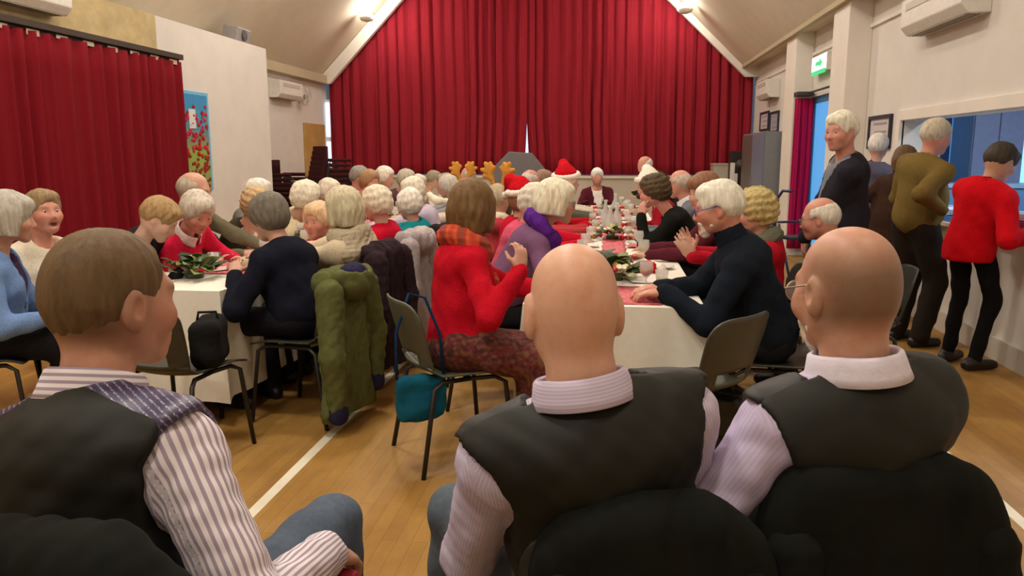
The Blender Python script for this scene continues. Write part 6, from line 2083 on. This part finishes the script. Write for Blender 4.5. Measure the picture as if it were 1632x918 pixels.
e = tag(empty('mobile_phone', (-2.52, 4.02, TZ + 0.002), -0.3), 'pale phone lying near the left table corner', 'phone')
box('case', (-0.038, -0.075, 0), (0.038, 0.075, 0.009), mat('plastic', (60, 70, 100)), e, bevel=0.003)
box('screen', (-0.034, -0.07, 0.009), (0.034, 0.07, 0.0098), mat('glossy', (200, 214, 230)), e)
# santa hat lying on the table
e = tag(empty('santa_hat', (0.24, 4.78, TZ), 0.4), 'red and white santa hat lying flat on the right table', 'hat')
part_vol(e, 'hat_cone', [cone((0.0, 0, 0.035), (-0.14, 0.02, 0.02), 0.04, 0.02, 0.02, sq=(A3((0, 0, 1)), 0.8)), cone((0.0, -0.05, 0.03), (0.0, 0.05, 0.03), 0.03, 0.03, 0.02)], M_SANTA, [folds(0.005, 0.05, 3)], 0.006)
part_vol(e, 'fur_brim', [cone((0.04, -0.08, 0.03), (0.04, 0.08, 0.03), 0.03, 0.03, 0.02)], M_FUR, [folds(0.004, 0.02, 4)], 0.006)
part_vol(e, 'pompom', [ell((-0.17, 0.02, 0.03), 0.03)], M_FUR, [folds(0.004, 0.02, 5)], 0.006)
# place settings down both rows
for row, (xa, xb, y0, y1, nm) in enumerate(((-0.27, 0.31, 4.95, 10.7, 'right'), (-2.66, -2.16, 5.45, 10.7, 'left'))):
    y = y0
    k = 0
    ORD = ('nearest', 'second', 'third', 'fourth', 'fifth', 'sixth', 'seventh', 'eighth', 'ninth', 'tenth', 'eleventh', 'twelfth')
    while y < y1:
        for sd, x in (('left', xa), ('right', xb)):
            sg_ = 1 if sd == 'left' else -1
            plate(x + rng.uniform(-0.02, 0.02), y + rng.uniform(-0.05, 0.05), '%s white plate of food along the %s edge of %s table' % (ORD[k], sd, nm))
            wine_glass(x + sg_ * rng.uniform(0.08, 0.17), y + rng.uniform(0.1, 0.22), '%s wine glass along the %s side of %s table' % (ORD[k], sd, nm), rng.choice([(120, 20, 30), (214, 196, 120), None]), tall=rng.uniform(0.8, 1.0))
            if k % 2 == 0:
                napkin(x + sg_ * 0.1, y - 0.17, rng.uniform(-0.6, 0.6), '%s crumpled napkin along the %s side of %s table' % (ORD[k // 2], sd, nm), rng.choice([(190, 40, 56), (236, 228, 216), (214, 120, 126)]))
            else:
                cracker(x + sg_ * 0.12, y - 0.19, rng.uniform(0.4, 1.2), '%s Christmas cracker along the %s side of %s table' % (ORD[k // 2], sd, nm))
        y += 0.62
        k += 1
# bottles and candlesticks in the middle of the right table
for k, (x, y, c_) in enumerate(((0.0, 7.0, (200, 206, 200)), (0.06, 7.35, (214, 210, 196)), (-0.05, 7.8, (206, 210, 204)), (0.05, 9.1, (70, 90, 60)))):
    e = tag(empty('glass_carafe', (x, y, TZ)), '%s tall clear water carafe standing mid right table' % ('nearest', 'second', 'third', 'furthest')[k], 'bottle', 'carafes on the right table')
    MB().lathe([(0.001, 0), (0.042, 0), (0.046, 0.02), (0.046, 0.13), (0.02, 0.19), (0.017, 0.24), (0.022, 0.26), (0.019, 0.26), (0.014, 0.24), (0.016, 0.19), (0.04, 0.13), (0.04, 0.01), (0.001, 0.008)], 16).build('glass_body', M_GLASS, e, smooth=True)
    MB().lathe([(0.001, 0.01), (0.038, 0.012), (0.038, 0.11), (0.001, 0.11)], 16).build('water', mat('glossy', c_), e, smooth=True)
# on the hatch counter: stacked trays and cloths
for k, (y, rgb, z) in enumerate(((5.55, (150, 186, 230), 0.0), (5.52, (150, 40, 90), 0.05), (5.48, (190, 206, 230), 0.1), (6.9, (70, 120, 200), 0.0), (6.95, (190, 206, 232), 0.05))):
    e = tag(empty('serving_tray', (2.87, y, HZ0 + 0.037 + z)), ('lowest pale blue tray by the red jumper woman', 'crimson tray in the stack by the red jumper woman', 'topmost white tray in the stack by the red jumper woman', 'blue tray on the counter by the olive jumper man', 'white tray on top of the blue tray by olive jumper man')[k], 'tray', 'trays on the hatch counter')
    m_ = MB()
    m_.box((-0.2, -0.3, 0), (0.2, 0.3, 0.012)).box((-0.2, -0.3, 0.012), (-0.185, 0.3, 0.045)).box((0.185, -0.3, 0.012), (0.2, 0.3, 0.045)).box((-0.185, -0.3, 0.012), (0.185, -0.285, 0.045)).box((-0.185, 0.285, 0.012), (0.185, 0.3, 0.045))
    m_.build('tray_body', mat('plastic', rgb), e, bevel=0.004)
    MB().box((-0.17, -0.27, 0.012), (0.17, 0.27, 0.03)).build('cloth', mat('fabric', tuple(min(255, int(v * 1.1)) for v in rgb)), e, bevel=0.004)
